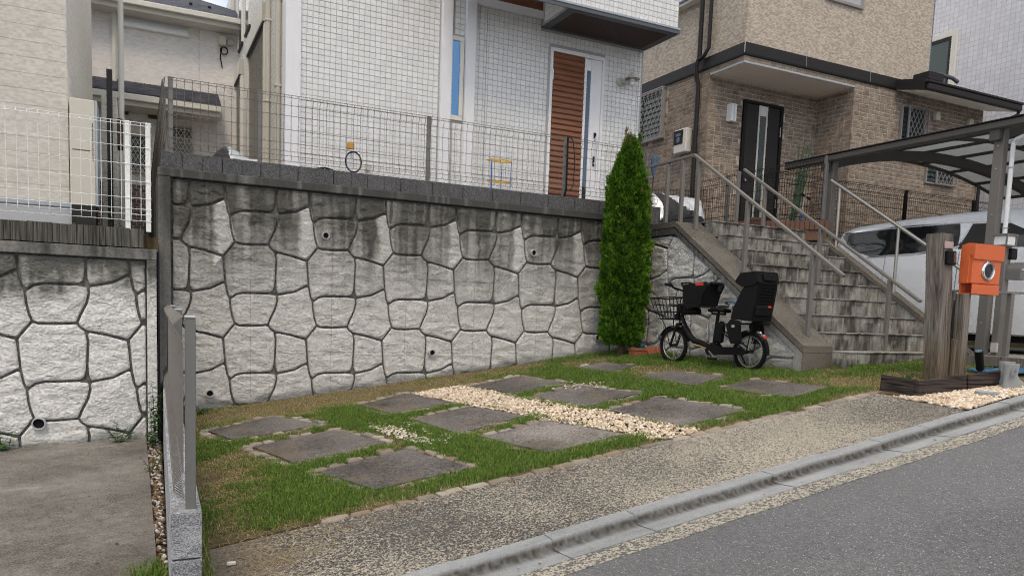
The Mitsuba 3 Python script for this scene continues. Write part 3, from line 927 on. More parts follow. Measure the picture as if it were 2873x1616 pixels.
def pebbles(pts, size, seed, cols, zf=gz, lift=0.0, hi=False):
    r = np.random.default_rng(seed)
    bv, bf = (IV, IF) if hi else (OV, OF)
    n = len(pts)
    s = size * r.uniform(.55, 1.25, (n, 1, 1)) * r.uniform(.65, 1.2, (n, 1, 3)) * [1, 1, .72]
    v = bv[None] * (1 + r.normal(0, .10, (n, len(bv), 1))) * s
    a = r.uniform(0, 6.28, n); c, t = np.cos(a), np.sin(a)
    x = v[..., 0] * c[:, None] - v[..., 1] * t[:, None]; y = v[..., 0] * t[:, None] + v[..., 1] * c[:, None]
    tl = r.normal(0, .35, n)
    z = v[..., 2] + x * tl[:, None]
    V = np.stack([x + pts[:, :1], y + pts[:, 1:], z + (zf(pts[:, 0], pts[:, 1]) + lift + r.uniform(0, .012, n))[:, None]], -1).reshape(-1, 3)
    F = (bf[None] + (np.arange(n) * len(bv))[:, None, None]).reshape(-1, 3)
    C = np.array(cols)[r.integers(0, len(cols), n)] * r.uniform(.82, 1.1, (n, 1))
    return (V, F), np.repeat(np.clip(C, 0, .8), len(bv), 0)


def scatter(pg, n, seed):
    r = np.random.default_rng(seed); x0, y0, x1, y1 = pg.bounds
    out = []
    while sum(map(len, out)) < n:
        p = r.uniform((x0, y0), (x1, y1), (2 * n, 2))
        out.append(p[shapely.contains_xy(pg, p[:, 0], p[:, 1])])
    return np.vstack(out)[:n]


PEB = [(0.70, 0.59, 0.45), (0.64, 0.52, 0.39), (0.74, 0.65, 0.54), (0.57, 0.43, 0.30), (0.68, 0.60, 0.50), (0.47, 0.36, 0.26)]
strip_pg = Polygon([(2.72, 7.98), (3.25, 8.02), (3.44, 6.97), (3.66, 5.88), (3.81, 5.0), (3.86, 4.66), (3.60, 4.62), (3.50, 4.70), (3.46, 4.91), (3.23, 5.75), (3.17, 6.16), (2.96, 6.95), (2.90, 7.25)])
slabs_u = shapely.unary_union(slab_polys)
gm, gc = pebbles(scatter(strip_pg.buffer(.05).difference(slabs_u.buffer(.015)), 3600, 1), 0.0165, 2, PEB, lift=0.012)
one('gravel', gm, 'm_colour', 'strip of cream and pink pebbles between the two middle rows of slabs', 'gravel', smooth=True, kind='stuff', color=gc)
gm, gc = pebbles(np.vstack([scatter(Polygon([(1.86, 6.75), (2.02, 6.62), (2.10, 5.94), (2.15, 5.70), (2.03, 5.72), (1.95, 5.98), (1.87, 6.43)]), 210, 3), scatter(Polygon([(1.8, 6.9), (2.2, 6.6), (2.35, 5.5), (2.05, 5.4)]), 70, 33), scatter(Polygon([(3.9, 7.0), (4.25, 7.25), (4.6, 6.9), (4.4, 6.6)]), 34, 34)]), 0.0145, 4, [(0.60, 0.55, 0.46), (0.54, 0.46, 0.36), (0.66, 0.61, 0.53)], lift=0.018)
one('gravel', gm, 'm_colour', 'loose white pebbles scattered in the grass between two rows of slabs', 'gravel', smooth=True, kind='stuff', color=gc)
bed = Polygon([(5.86, 4.47), (5.985, 4.315), (6.47, 4.205), (6.80, 4.13), (7.6, 3.95), (7.6, 3.92), (5.83, 3.80)])
gm, gc = pebbles(scatter(bed, 2300, 5), 0.0175, 6, PEB, lift=0.004, hi=True)
one('gravel', gm, 'm_colour', 'heap of cream pebbles in front of the dark timber edging', 'gravel', smooth=True, kind='stuff', color=gc)
gm, gc = pebbles(scatter(Polygon([(0.085, 4.0), (0.122, 4.0), (0.19, 8.1), (0.075, 8.1)]), 520, 8), 0.018, 9, [(0.50, 0.49, 0.47), (0.20, 0.13, 0.08), (0.28, 0.19, 0.11), (0.14, 0.09, 0.06), (0.10, 0.07, 0.04), (0.6, 0.58, 0.55)], zf=lambda x, y: slabz(x, y) - 0.03, lift=0.0)
one('gravel', gm, 'm_colour', 'dead leaves and stones in the gap between parking slab and granite wall', 'gravel', smooth=True, kind='stuff', color=gc)
setting('gap_soil', sheet(Polygon([(0.087, 3.43), (0.13, 3.43), (0.20, 8.14), (0.072, 8.14), (0.087, 4.8)]), -0.045, 0.06, 0.5, slabz), 'm_soil')

# ================================================================ grass
def blades(p, h, wd, seed, cols, lean=0.5, zf=gz, lift=0.0, flat=0.0):
    """Two-triangle curved blades at the points p."""
    r = np.random.default_rng(seed); n = len(p)
    a = r.uniform(0, 2 * np.pi, n); h = h * r.uniform(.55, 1.35, n); ln = r.uniform(.1, 1, n) * lean
    w = wd * r.uniform(.7, 1.3, n)
    fx, fy = np.cos(a), np.sin(a)
    z0 = zf(p[:, 0], p[:, 1]) + lift
    b = np.column_stack([p, z0])
    sx = np.column_stack([-fy * w, fx * w, 0 * w])
    up = h * (1 - flat)
    mid = b + np.column_stack([fx * h * ln * .35, fy * h * ln * .35, up * .62])
    tip = b + np.column_stack([fx * h * ln, fy * h * ln, up * (1 - .35 * ln)])
    V = np.stack([b - sx, b + sx, mid + sx * .75, mid - sx * .75, tip], 1).reshape(-1, 3)
    o = (np.arange(n) * 5)[:, None]
    F = np.vstack([o + [0, 1, 2], o + [0, 2, 3], o + [3, 2, 4]])
    C = np.array(cols)[r.integers(0, len(cols), n)] * r.uniform(.75, 1.2, (n, 1))
    return (V, F), np.repeat(C, 5, 0)


lawn = garden.buffer(-0.02).difference(slabs_u.buffer(0.035)).difference(strip_pg.buffer(-0.03)).difference(Polygon([(6.0, 4.2), (6.0, 4.72), (7.0, 4.75), (7.0, 4.2)]))
P = scatter(lawn, 330000, 11)
near = np.hypot(P[:, 0], P[:, 1])
dens = np.clip(6.2 / near, 0.55, 1.0)
P = P[np.random.default_rng(12).random(len(P)) < dens]


def blob(p, cx, cy, rx, ry, k=1.0):
    return k * np.exp(-(((p[:, 0] - cx) / rx) ** 2 + ((p[:, 1] - cy) / ry) ** 2))


nz = meshkit.fbm(np.column_stack([P * 2.6, P[:, 0] * 0]), 4, 3)
nf = meshkit.fbm(np.column_stack([P * 9, P[:, 0] * 0]), 3, 5)
slabd = shapely.distance(slabs_u, shapely.points(P))
edge = P[:, 1] - cobl(P[:, 0])
wall_d = 8.97 - P[:, 1]
dry = (nz - 0.5) * 1.5 + (nf - .5) * .7 + blob(P, 2.4, 8.65, 1.3, .75, .85) + blob(P, 1.0, 8.4, .8, .6, .55) + blob(P, .55, 5.6, .35, 1.5, .60) + blob(P, 5.2, 6.95, .5, .28, .7) + blob(P, 5.75, 5.1, .5, .6, .35) + blob(P, 6.5, 5.0, .6, .7, .35) + blob(P, 4.2, 8.6, .8, .35, .25)
dry += 0.55 * np.exp(-slabd / 0.045) + 0.40 * np.exp(-np.abs(edge - .03) / .06) - blob(P, 2.25, 5.4, .3, 1.2, .7) - blob(P, 1.0, 5.0, .5, .55, .75) - blob(P, 4.75, 6.2, .28, 1.8, .8) - blob(P, 5.0, 4.85, 1.1, .25, .5) - blob(P, 2.6, 4.75, .8, .14, .5) - blob(P, 1.9, 7.6, .3, .6, .45) - blob(P, 5.95, 7.2, .25, 1.2, .8)
thin = blob(P, .42, 4.75, .22, .6, .6) + blob(P, 0.5, 8.3, .35, .6, .75) + 0.75 * np.exp(-slabd / 0.022) + .55 * np.exp(-wall_d / 0.05) + (nf - .5) * .5 + .45 * np.exp(-np.clip(edge, 0, 9) / .035)
r = np.random.default_rng(13).random(len(P))
keep = r > np.clip(thin, 0, .85)
P, dry, slabd, nz = P[keep], dry[keep], slabd[keep], nz[keep]
isdry = dry + np.random.default_rng(14).normal(0, .20, len(P)) > 0.10
GREEN = [(0.12, 0.215, 0.038), (0.15, 0.25, 0.046), (0.19, 0.28, 0.062), (0.12, 0.225, 0.05), (0.26, 0.30, 0.10), (0.09, 0.16, 0.034)]
STRAW = [(0.50, 0.40, 0.22), (0.42, 0.33, 0.18), (0.56, 0.46, 0.28), (0.33, 0.27, 0.13), (0.26, 0.25, 0.09), (0.18, 0.21, 0.07)]
hh = np.where(slabd < .05, .022, .034) * np.clip(1.55 - 1.3 * np.clip(dry + .2, 0, .8), .5, 1.5)
(gm, gc) = blades(P[~isdry], hh[~isdry], 0.0021, 15, GREEN, .8)
one('grass', gm, 'm_leaf', 'green lawn growing between the paving slabs', 'grass', kind='stuff', color=gc)
(gm, gc) = blades(P[isdry], hh[isdry] * .9, 0.0018, 16, STRAW, 1.4, flat=.25)
one('dry_grass', gm, 'm_leaf', 'dry straw coloured grass along the wall and slab edges', 'grass', kind='stuff', color=gc)
# straw lying on the brown corner of the pavement, tufts by the granite wall
q = np.random.default_rng(21)
pp = np.vstack([np.column_stack([q.normal(.68, .17, 420), q.normal(4.03, .16, 420)]), np.column_stack([q.normal(1.0, .25, 160), q.normal(4.25, .07, 160)]), np.column_stack([q.uniform(.3, 3.2, 400), 0 * np.arange(400)])])
pp[-400:, 1] = cobl(pp[-400:, 0]) - np.abs(q.normal(0, .05, 400))
pp = pp[pp[:, 0] > .30]
(gm, gc) = blades(pp, .075, 0.0016, 22, [(0.45, 0.36, 0.19), (0.36, 0.27, 0.14), (0.5, 0.41, 0.24)], 1.5, flat=.88, lift=0.004)
one('straw', gm, 'm_leaf', 'dry cut straw strewn on the brown corner of the pavement', 'straw', kind='stuff', color=gc)
pp = np.column_stack([q.uniform(.26, .33, 2600), q.uniform(3.5, 5.2, 2600)])
(gm, gc) = blades(pp, .05, 0.0018, 23, GREEN + STRAW[:3], .7)
one('grass', gm, 'm_leaf', 'rough grass fringe along the right foot of the granite wall', 'grass', kind='stuff', color=gc)
pp = np.column_stack([.11 - np.abs(q.normal(0, .075, 1500)), q.uniform(3.6, 4.35, 1500)])
(gm, gc) = blades(pp, .13, 0.0026, 24, GREEN, .8, zf=lambda x, y: slabz(x, y) - .04)
one('grass_tuft', gm, 'm_leaf', 'tall green grass tuft left of the granite wall end', 'grass tuft', kind='stuff', color=gc)

# ================================================================ conifer
def conifer(cx, cy, zb, label):
    key = thing('conifer_tree', label, 'tree')
    r = np.random.default_rng(31)
    prof = np.array([1, .80]) * np.array([(-.40, .22), (-.25, .29), (-.05, .335), (.4, .365), (.8, .355), (1.10, .345), (1.32, .345), (1.50, .31), (1.75, .235), (2.0, .155), (2.12, .11), (2.2, .06), (2.26, .01)])
    put(key + '__trunk', tube([(cx, cy, zb - .1), (cx + .02, cy, zb + .25), (cx, cy, 0.6), (cx + .01, cy, 2.0)], [.055, .045, .03, .008], 10), 'm_bark', smooth=True)
    n = 15500
    z = r.uniform(-.42, 2.30, int(n * 2.2))
    rad = np.interp(z, prof[:, 0], prof[:, 1])
    z = z[r.random(len(z)) < rad / .37][:n]; rad = np.interp(z, prof[:, 0], prof[:, 1])
    a = r.uniform(0, 2 * np.pi, len(z))
    lump = meshkit.fbm(np.column_stack([np.cos(a) * 2.2, np.sin(a) * 2.2, z * 3.4]), 3, 9)
    depth = r.random(len(z)) ** 2.2
    rr = rad * (1 + 1.0 * (lump - .5)) * (1 - .42 * depth)
    C0 = np.column_stack([cx + np.cos(a) * rr, cy + np.sin(a) * rr * .92, z])
    # each spray: a stem with small scale leaves left and right
    k = 7
    up = np.column_stack([np.cos(a) * .75, np.sin(a) * .75, r.uniform(.25, 1.1, len(z))]) + r.normal(0, .32, (len(z), 3))
    up /= np.linalg.norm(up, axis=1, keepdims=True)
    side = np.cross(up, r.normal(0, 1, up.shape)); side /= np.linalg.norm(side, axis=1, keepdims=True)
    s = r.uniform(.030, .062, len(z))[:, None]
    V, F, Cc = [], [], []
    base = np.array([(0.065, 0.15, 0.016), (0.085, 0.185, 0.02), (0.125, 0.225, 0.028), (0.05, 0.115, 0.018)])[r.integers(0, 4, len(z))] * (0.55 + .9 * lump)[:, None]  # leaf colour carries depth shading: darker in hollows, lighter on the lumps
    brown = (r.random(len(z)) < .004) | ((z > 2.14) & (np.cos(a) < -.2) & (r.random(len(z)) < .45))
    base[brown] = (0.26, 0.20, 0.075)
    at = 0
    for j in range(k):
        t = (j // 2) / 3.0
        sg = 1 if j % 2 else -1
        o = C0 + up * s * t * .9
        ln = s * (1.0 - .45 * t)
        d = (up * .8 + side * sg * (.75 if j < 6 else 0)); d /= np.linalg.norm(d, axis=1, keepdims=True)
        w = np.cross(d, np.cross(up, side)); w /= np.linalg.norm(w, axis=1, keepdims=True)
        tri = np.stack([o - w * s * .10, o + d * ln * .55 + w * s * .15, o + d * ln, o + d * ln * .5 - w * s * .15], 1)
        V.append(tri.reshape(-1, 3)); i = (np.arange(len(z)) * 4)[:, None] + at
        F += [i + [0, 2, 1], i + [0, 3, 2]]; at += 4 * len(z)
        Cc.append(np.repeat(base * (0.85 + .3 * t), 4, 0))
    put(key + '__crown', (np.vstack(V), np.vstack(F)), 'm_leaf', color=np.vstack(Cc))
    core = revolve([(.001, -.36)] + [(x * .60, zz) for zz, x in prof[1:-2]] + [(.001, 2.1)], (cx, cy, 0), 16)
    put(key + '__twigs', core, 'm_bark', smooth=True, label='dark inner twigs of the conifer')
    for t, (dx, hh) in enumerate(((-.07, 2.36), (.13, 2.33))):
        n2 = 150; zz = r.uniform(1.95, hh, n2)
        (gm, gc) = blades(np.column_stack([cx + dx + r.normal(0, .014, n2), cy + r.normal(0, .014, n2)]), .05, .006, 60 + t, [(0.06, .13, .02), (.10, .17, .03)] if t else [(.24, .19, .07), (.16, .17, .05)], .9, zf=lambda x, y: zz)
        put(key + '__tip', gm, 'm_leaf', color=gc, label='browned shoot at the top of the conifer' if not t else None)


conifer(5.76, 8.52, -0.55, 'tall narrow green conifer standing against the wall corner')


def herb(name, label, catg, x, y, z, h, n, seed, cols, leaf=.035, spread=.07, stems=3):
    """A small leafy weed: stems with pairs of pointed leaves."""
    r = np.random.default_rng(seed)
    key = thing(name, label, catg)
    st_, V, F, C = [], [], [], []
    at = 0
    for s in range(stems):
        a = r.uniform(0, 6.28); top = np.array([x + math.cos(a) * spread, y + math.sin(a) * spread * .6, z + h * r.uniform(.6, 1)])
        b = np.array([x + r.normal(0, .012), y + r.normal(0, .012), z])
        mid = (b + top) / 2 + [0, 0, h * .08]
        st_.append(tube([b, mid, top], [.003, .0025, .0012], 5))
        for i in range(n):
            t = (i + .8) / n
            o = b * (1 - t) ** 2 + 2 * mid * t * (1 - t) + top * t * t
            for sg in (0, math.pi):
                an = i * 1.9 + sg + s
                d = np.array([math.cos(an), math.sin(an), r.uniform(-.2, .6)]); d /= np.linalg.norm(d)
                w = np.cross(d, [0, 0, 1]); w /= np.linalg.norm(w)
                l = leaf * r.uniform(.6, 1.2) * (1.1 - .5 * t)
                V.append(np.array([o, o + d * l * .45 + w * l * .28, o + d * l + [0, 0, -l * .25], o + d * l * .45 - w * l * .28]))
                F += [[at, at + 1, at + 2], [at, at + 2, at + 3]]; at += 4
                C.append(np.tile(np.array(cols[int(r.integers(len(cols)))]) * r.uniform(.8, 1.2), (4, 1)))
    put(key + '__stem', cat(st_), 'm_green_pole')
    put(key + '__leaves', (np.vstack(V), np.array(F)), 'm_leaf', color=np.vstack(C))


G2 = [(0.05, 0.13, 0.02), (0.07, 0.17, 0.03), (0.04, 0.10, 0.02)]
herb('weed', 'leafy green weed beside the drain hole at the foot of the lower wall', 'weed', -1.08, 8.04, -1.44, .26, 6, 1, G2, .06, .07, 5)
herb('weed', 'tall leafy weed growing from the gap by the corner of the lower wall', 'weed', 0.135, 7.75, -1.38, .62, 11, 2, G2, .075, .07, 5)
herb('weed', 'low spreading weed at the right foot of the lower wall', 'weed', -0.16, 8.02, -1.40, .20, 6, 3, G2, .06, .16, 6)
herb('weed', 'yellowing weed in the leaf filled gap by the slab corner', 'weed', 0.10, 6.7, -1.42, .22, 6, 4, [(0.14, .15, .03), (.08, .13, .03), (.2, .12, .04)], .045, .09, 4)
herb('weed', 'small weed above the lower wall right of the grey cabinet', 'weed', -0.52, 8.34, .56, .17, 5, 5, G2, .045, .05, 3)
herb('weed', 'small weed above the lower wall left of the fence post', 'weed', -0.17, 8.34, .56, .17, 5, 6, G2, .045, .05, 3)
herb('weed', 'small weed above the lower wall in its right corner', 'weed', 0.03, 8.36, .56, .12, 4, 7, G2, .045, .06, 3)
herb('shrub', 'thin dark sapling with small leaves against the wall pilaster', 'shrub', 6.20, 8.72, -.50, .55, 9, 8, [(0.05, .06, .035), (.035, .04, .03)], .05, .07, 5)
herb('weed', 'dark low weeds at the left foot of the retaining wall', 'weed', .55, 8.72, -1.26, .12, 5, 9, [(0.03, .07, .02), (.05, .09, .02)], .05, .17, 9)
herb('weed', 'green weed behind the timber edging at the left of the tall post', 'weed', 6.48, 4.83, -.55, .13, 5, 10, G2, .05, .08, 5)
# ================================================================ the white tiled house
def face_tile(u0, v0, u1, v1, to3, t=0.006, b=0.003):
    """A thin tile: a slightly smaller front on a larger foot, no back."""
    V = [(u0, v0, 0), (u1, v0, 0), (u1, v1, 0), (u0, v1, 0), (u0 + b, v0 + b, t), (u1 - b, v0 + b, t), (u1 - b, v1 - b, t), (u0 + b, v1 - b, t)]
    F = [[4, 5, 6], [4, 6, 7], [0, 1, 5], [0, 5, 4], [1, 2, 6], [1, 6, 5], [2, 3, 7], [2, 7, 6], [3, 0, 4], [3, 4, 7]]
    return to3(np.array(V, float)), np.array(F)


wh = thing('white_house', 'white tiled house with a slatted wooden front door above the retaining wall', 'house')
HY = 10.3
fw = put(wh + '__front_wall', bx(1.885, HY + 0.002, 1.25, 7.115, HY + 0.25, 6.6), 'm_joint')
holes = [(1.60, 0, 1.892, 9), (3.765, 0, 3.92, 9), (4.10, 0, 4.268, 9), (3.90, 2.56, 4.12, 3.735), (4.26, 4.175, 5.32, 9), (5.44, 0, 6.415, 3.85), (5.30, 4.06, 7.2, 9)]
parts, rr = [], np.random.default_rng(3)
q = 0.0742
for i in range(72):
    for j in range(44):
        u, v = 1.89 + i * q, 1.66 + j * q
        if u + q > 7.118:
            continue
        cx_, cy_ = u + q / 2, v + q / 2
        if any(a - .02 < cx_ < c + .02 and b - .02 < cy_ < d + .02 for a, b, c, d in holes):
            continue
        tone = float(rr.uniform(.93, 1.03))
        t_ = 0.006 + float(rr.uniform(-.0008, .0008))
        parts.append((face_tile(u + .0045, v + .0045, u + q - .0005, v + q - .0005, lambda P: np.column_stack([P[:, 0], HY - P[:, 2], P[:, 1]]), t_), np.array((0.715, 0.725, 0.735)) * tone))
many(fw + '__tile', parts, 'm_glazed', 300, fw + '__tile_field')
# overhanging bay above the door
by, bz = 9.46, 4.075
bay = put(wh + '__bay', cat([bx(5.32, by + .01, bz + .012, 7.115, HY, 6.6), bx(3.6, by + .01, bz + .07, 5.32, by + .16, 6.6)]), 'm_joint', label='tiled bay overhanging the front door')
parts = []
for i in range(48):
    for j in range(9):
        u, v = 3.62 + i * q, bz + .085 + j * q
        if u + q > 7.125:
            continue
        parts.append((face_tile(u + .0045, v + .0045, u + q - .0005, v + q - .0005, lambda P: np.column_stack([P[:, 0], by + .01 - P[:, 2], P[:, 1]])), np.array((0.715, 0.725, 0.735)) * float(rr.uniform(.93, 1.03))))
many(bay + '__tile', parts, 'm_glazed', 300, bay + '__tile_field')
parts = []
for i in range(8):
    for j in range(8):
        u, v = by + .18 + i * 0.083, bz + .06 + j * q
        if u + .08 < HY:
            m = face_tile(u + .003, v + .003, u + .08, v + q - .002, lambda P: np.column_stack([5.319 - P[:, 2], P[:, 0], P[:, 1]]))
            parts.append(((m[0], m[1][:, ::-1]), np.array((0.68, 0.69, 0.68)) * float(rr.uniform(.93, 1.03))))
many(bay + '__side_tile', parts, 'm_glazed', 100)
put(bay + '__fascia', cat([bx(3.6, by - .012, bz, 7.135, by + .008, bz + .052), bx(7.116, by + .008, bz, 7.135, HY, bz + .052)]), 'm_slate')
put(bay + '__drip_edge', cat([bx(3.6, by - .022, bz + .053, 7.145, by + .006, bz + .078), bx(7.116, by + .006, bz + .053, 7.145, HY, bz + .078)]), 'm_slate_light')
put(bay + '__soffit_frame', cat([bx(5.30, by + .0085, bz - .001, 7.13, by + .10, bz + .011), bx(5.30, by + .10, bz - .001, 5.42, HY, bz + .011), bx(7.02, by + .10, bz - .001, 7.13, HY, bz + .011), bx(5.42, HY - .07, bz - .001, 7.02, HY, bz + .011)]), 'm_slate')
for k in range(32):
    x = 5.422 + k * 0.05
    put(bay + '__soffit_slat', bx(x, by + .102, bz - 0.004, x + .046, HY - .072, bz + .009, .002), 'm_soffit_dark')
for x in (4.447, 7.036):
    put(wh + '__panel_seam', bx(x, HY - .0072, 1.66, x + .009, HY + .001, 4.06 if x > 5 else 4.18), 'm_lattice_grey')
put(wh + '__pilaster', bx(1.698, HY - .055, 1.25, 1.888, HY + .2, 6.6, .004), 'm_white_paint')
put(wh + '__pilaster', bx(3.769, HY - .075, 1.25, 3.914, HY + .02, 6.6, .004), 'm_white_paint')
put(wh + '__pilaster', bx(4.120, HY - .075, 1.25, 4.264, HY + .02, 6.6, .004), 'm_white_paint')
put(wh + '__band', bx(4.266, HY - .05, 4.188, 5.318, HY + .01, 4.294, .003), 'm_white_paint')
for k in range(6):
    put(wh + '__cladding_board', bx(4.268, HY - .012, 4.296 + .09 * k, 5.318, HY + .001, 4.382 + .09 * k, .004), 'm_door_wood')
w_ = put(wh + '__window', bx(3.914, HY - .02, 2.593, 4.108, HY + .0, 2.655), 'm_cream_light', label='tall narrow slit window between two white pilasters')
scene[w_ + '__frame'] = mikit.ply(cat([bx(3.9145, HY - .03, 3.655, 4.108, HY + .001, 3.712, .003), bx(3.915, HY - .03, 2.6555, 3.940, HY + .001, 3.6545, .003), bx(4.049, HY - .03, 2.6555, 4.108, HY + .001, 3.6545, .003)]), 'm_cream_light')
scene[w_ + '__pane'] = mikit.ply(bx(3.9405, HY - .012, 2.656, 4.0485, HY - .006, 3.654), 'm_glass_sky_tint')
# front door
d = put(wh + '__door', bx(5.505, HY - .012, 1.32, 6.355, HY - .002, 3.775), 'm_white_paint', label='front door with slatted brown wood and a glass slit')
put(d + '__frame', cat([bx(5.462, HY - .05, 1.30, 5.504, HY + .001, 3.829, .003), bx(6.356, HY - .05, 1.30, 6.397, HY + .001, 3.829, .003), bx(5.504, HY - .05, 3.776, 6.356, HY + .001, 3.829, .003)]), 'm_white_paint')
put(d + '__gasket', bx(5.438, HY - .035, 1.30, 5.461, HY + .001, 3.835), 'm_joint')
for k in range(31):
    z = 1.335 + k * 0.0787
    pr_ = [(0, z), (-.014, z + .002), (-.030, z + .018), (-.026, z + .05), (-.012, z + .077), (0, z + .0785)]
    put(d + '__slat', prism([(HY - .012 + a, b) for a, b in pr_], 5.512, 6.046, 'yz'), 'm_door_wood', smooth=35)
put(d + '__stile', bx(6.048, HY - .035, 1.33, 6.092, HY - .011, 3.772, .004), 'm_white_paint')
put(d + '__stile', bx(6.166, HY - .032, 1.33, 6.352, HY - .011, 3.772, .004), 'm_white_paint')
put(d + '__top_panel', bx(6.0925, HY - .022, 3.604, 6.1655, HY - .0115, 3.77), 'm_alu')
put(d + '__pane', bx(6.0925, HY - .019, 1.90, 6.1655, HY - .0115, 3.6035), 'm_blue_grey')
put(d + '__kick_plate', bx(6.0925, HY - .021, 1.40, 6.1655, HY - .0115, 1.899), 'm_dark_trim')
h_ = put(d + '__handle', cat([bx(6.262, HY - .095, 2.21, 6.286, HY - .075, 2.66, .006), bx(6.262, HY - .08, 2.60, 6.286, HY - .03, 2.63), bx(6.262, HY - .08, 2.24, 6.286, HY - .03, 2.27)]), 'm_alu')
put(d + '__lock', bx(6.255, HY - .05, 2.63, 6.295, HY - .031, 2.71, .004), 'm_black')
put(d + '__lock', bx(6.255, HY - .05, 2.22, 6.295, HY - .031, 2.36, .004), 'm_black')
put(d + '__hinge', bx(5.498, HY - .058, 3.37, 5.511, HY - .045, 3.52), 'm_alu')
put(d + '__hinge', bx(5.498, HY - .058, 2.05, 5.511, HY - .045, 2.20), 'm_alu')
# left side wall with its shutters
put(wh + '__side_wall', bx(1.886, HY + .2, 1.25, 2.1, 21.0, 6.6), 'm_tile_side')
for k, (ya, yb, z1) in enumerate(((13.02, 15.05, 4.36), (16.08, 17.80, 4.315), (18.7, 20.2, 4.30))):
    s_ = put(wh + '__shutter', bx(1.80, ya, z1, 1.885, yb, z1 + .27, .004), 'm_cream_light', label=['louvred shutter nearest the house corner', 'middle louvred shutter on the side wall', 'farthest louvred shutter on the side wall'][k])
    put(s_ + '__end_cap', bx(1.795, ya - .012, z1 - .02, 1.885, ya - .001, z1 + .272), 'm_beige_box')
    put(s_ + '__drip_strip', bx(1.805, ya, z1 - .035, 1.84, yb, z1 - .001), 'm_dark_trim')
    sl = [bx(1.866, ya + .13, 1.4, 1.884, yb, z1 - .04)]
    put(s_ + '__panel', sl[0], 'm_purple_grey')
    put(s_ + '__louvre', cat([rot(bx(1.848, ya + .13, z, 1.864, yb, z + .030), (0, 1, 0), .3, (1.857, 0, z)) for z in np.arange(1.45, z1 - .06, .052)]), 'm_beige_box', kind='stuff')
    put(s_ + '__side_rail', bx(1.825, ya, 1.3, 1.884, ya + .125, z1 - .001, .004), 'm_cream_light')
    put(s_ + '__side_rail', bx(1.825, yb, 1.3, 1.884, yb + .12, z1 - .001, .004), 'm_cream_light')
for k, (ya, yb) in enumerate(((15.1, 15.75), (16.15, 16.80))):
    s_ = put(wh + '__window', bx(1.85, ya, 4.88, 1.885, yb, 4.93), 'm_dark_trim')
    put(s_ + '__frame', cat([bx(1.85, ya, 4.931, 1.885, ya + .06, 6.3), bx(1.85, yb - .06, 4.931, 1.885, yb, 6.3), bx(1.85, ya, 6.301, 1.885, yb, 6.36)]), 'm_cream_light')
    put(s_ + '__pane', bx(1.86, ya + .06, 4.931, 1.884, yb - .06, 6.3), 'm_glass')
put(wh + '__window', bx(1.85, 18.3, 4.70, 1.885, 19.3, 4.76), 'm_dark_trim')
for y, r_, xx in ((11.05, .036, 1.845), (11.75, .04, 1.84), (12.72, .04, 1.84), (17.55, .04, 1.84)):
    k = put(wh + '__downpipe', tube([(xx, y, 1.3), (xx, y, 6.5)], r_, 14), 'm_cream', smooth=40)
    for z in (1.75, 3.05, 4.25):
        put(k + '__clip', bx(xx - r_ - .008, y - r_ - .008, z, 1.886, y + r_ + .008, z + .025), 'm_cream_light')
# lamp beside the door
lp = thing('wall_lamp', 'small grey metal lamp with conical shade beside the wooden front door', 'wall lamp')
put(lp + '__base', revolve([(.001, -.035), (.05, -.035), (.065, -.02), (.065, 0), (.001, 0)], (6.70, HY - .006, 3.53), 22, 1), 'm_beige_box', smooth=35)
put(lp + '__arm', tube([(6.71, HY - .03, 3.53), (6.755, HY - .10, 3.525), (6.79, HY - .16, 3.545)], .022, 10), 'm_beige_box', smooth=True)
put(lp + '__shade', revolve([(.012, .10), (.03, .095), (.05, .07), (.115, .012), (.118, 0), (.11, .004), (.045, .06), (.001, .08)], (6.80, HY - .19, 3.545), 24), 'm_beige_box', smooth=30)
put(lp + '__globe', revolve([(.034, .02), (.042, -.02), (.04, -.07), (.03, -.09), (.001, -.10)], (6.80, HY - .19, 3.545), 18), 'm_lens', smooth=True)
put(lp + '__guard', cat([tube(arc((6.80, HY - .19, 3.505), .052, 0, 6.28, 16, (1, 0, 0), (0, 1, 0)), .004, 5)] + [tube([(6.80 + .052 * math.cos(a), HY - .19 + .052 * math.sin(a), 3.56), (6.80 + .055 * math.cos(a), HY - .19 + .055 * math.sin(a), 3.48), (6.80, HY - .19, 3.43)], .004, 5) for a in (0.4, 1.97, 3.54, 5.1)]), 'm_beige_box')
put(lp + '__ring', tube(arc((6.80, HY - .19, 3.672), .034, -.4, 3.5, 12, (1, 0, 0), (0, 0, 1)), .005, 6), 'm_beige_box', smooth=True)

# ================================================================ fences of welded wire
def wire_fence(key, p0, p1, z0, z1, pitch, rows, mat, wr=.0030, d=.03, bend=(0, -1), posts=(), pw=.025, pmat=None, post_off=.03, zpost=None):
    """A roll-top wire panel between two points of the ground plan."""
    p0, p1 = np.array(p0, float), np.array(p1, float)
    L = np.linalg.norm(p1 - p0); e = (p1 - p0) / L; bd = np.array(bend, float)
    pr_ = mesh_profile(z0, z1, d)
    w = []
    for s in np.arange(0.01, L, pitch):
        c = p0 + e * s
        w.append(tube([(c[0] + bd[0] * o, c[1] + bd[1] * o, z) for o, z in pr_], wr, 4, caps=False))
    lev = [pr_[i] for i in (0, 1, 3, 4, 5, 7)] + [(0, z) for z in rows]
    for o, z in lev:
        a, b = p0 + bd * (o + wr), p1 + bd * (o + wr)
        w.append(tube([(a[0], a[1], z), ((a[0] + b[0]) / 2, (a[1] + b[1]) / 2, z), (b[0], b[1], z)], wr * 1.1, 4, caps=False))
    put(key + '__wire_panel', cat(w), mat, kind='stuff')
    for s in posts:
        c = p0 + e * s - bd * post_off
        k = put(key + '__post', bx(c[0] - pw, c[1] - pw, (zpost or z0) - .02, c[0] + pw, c[1] + pw, z1 + .01, .003), pmat or mat)


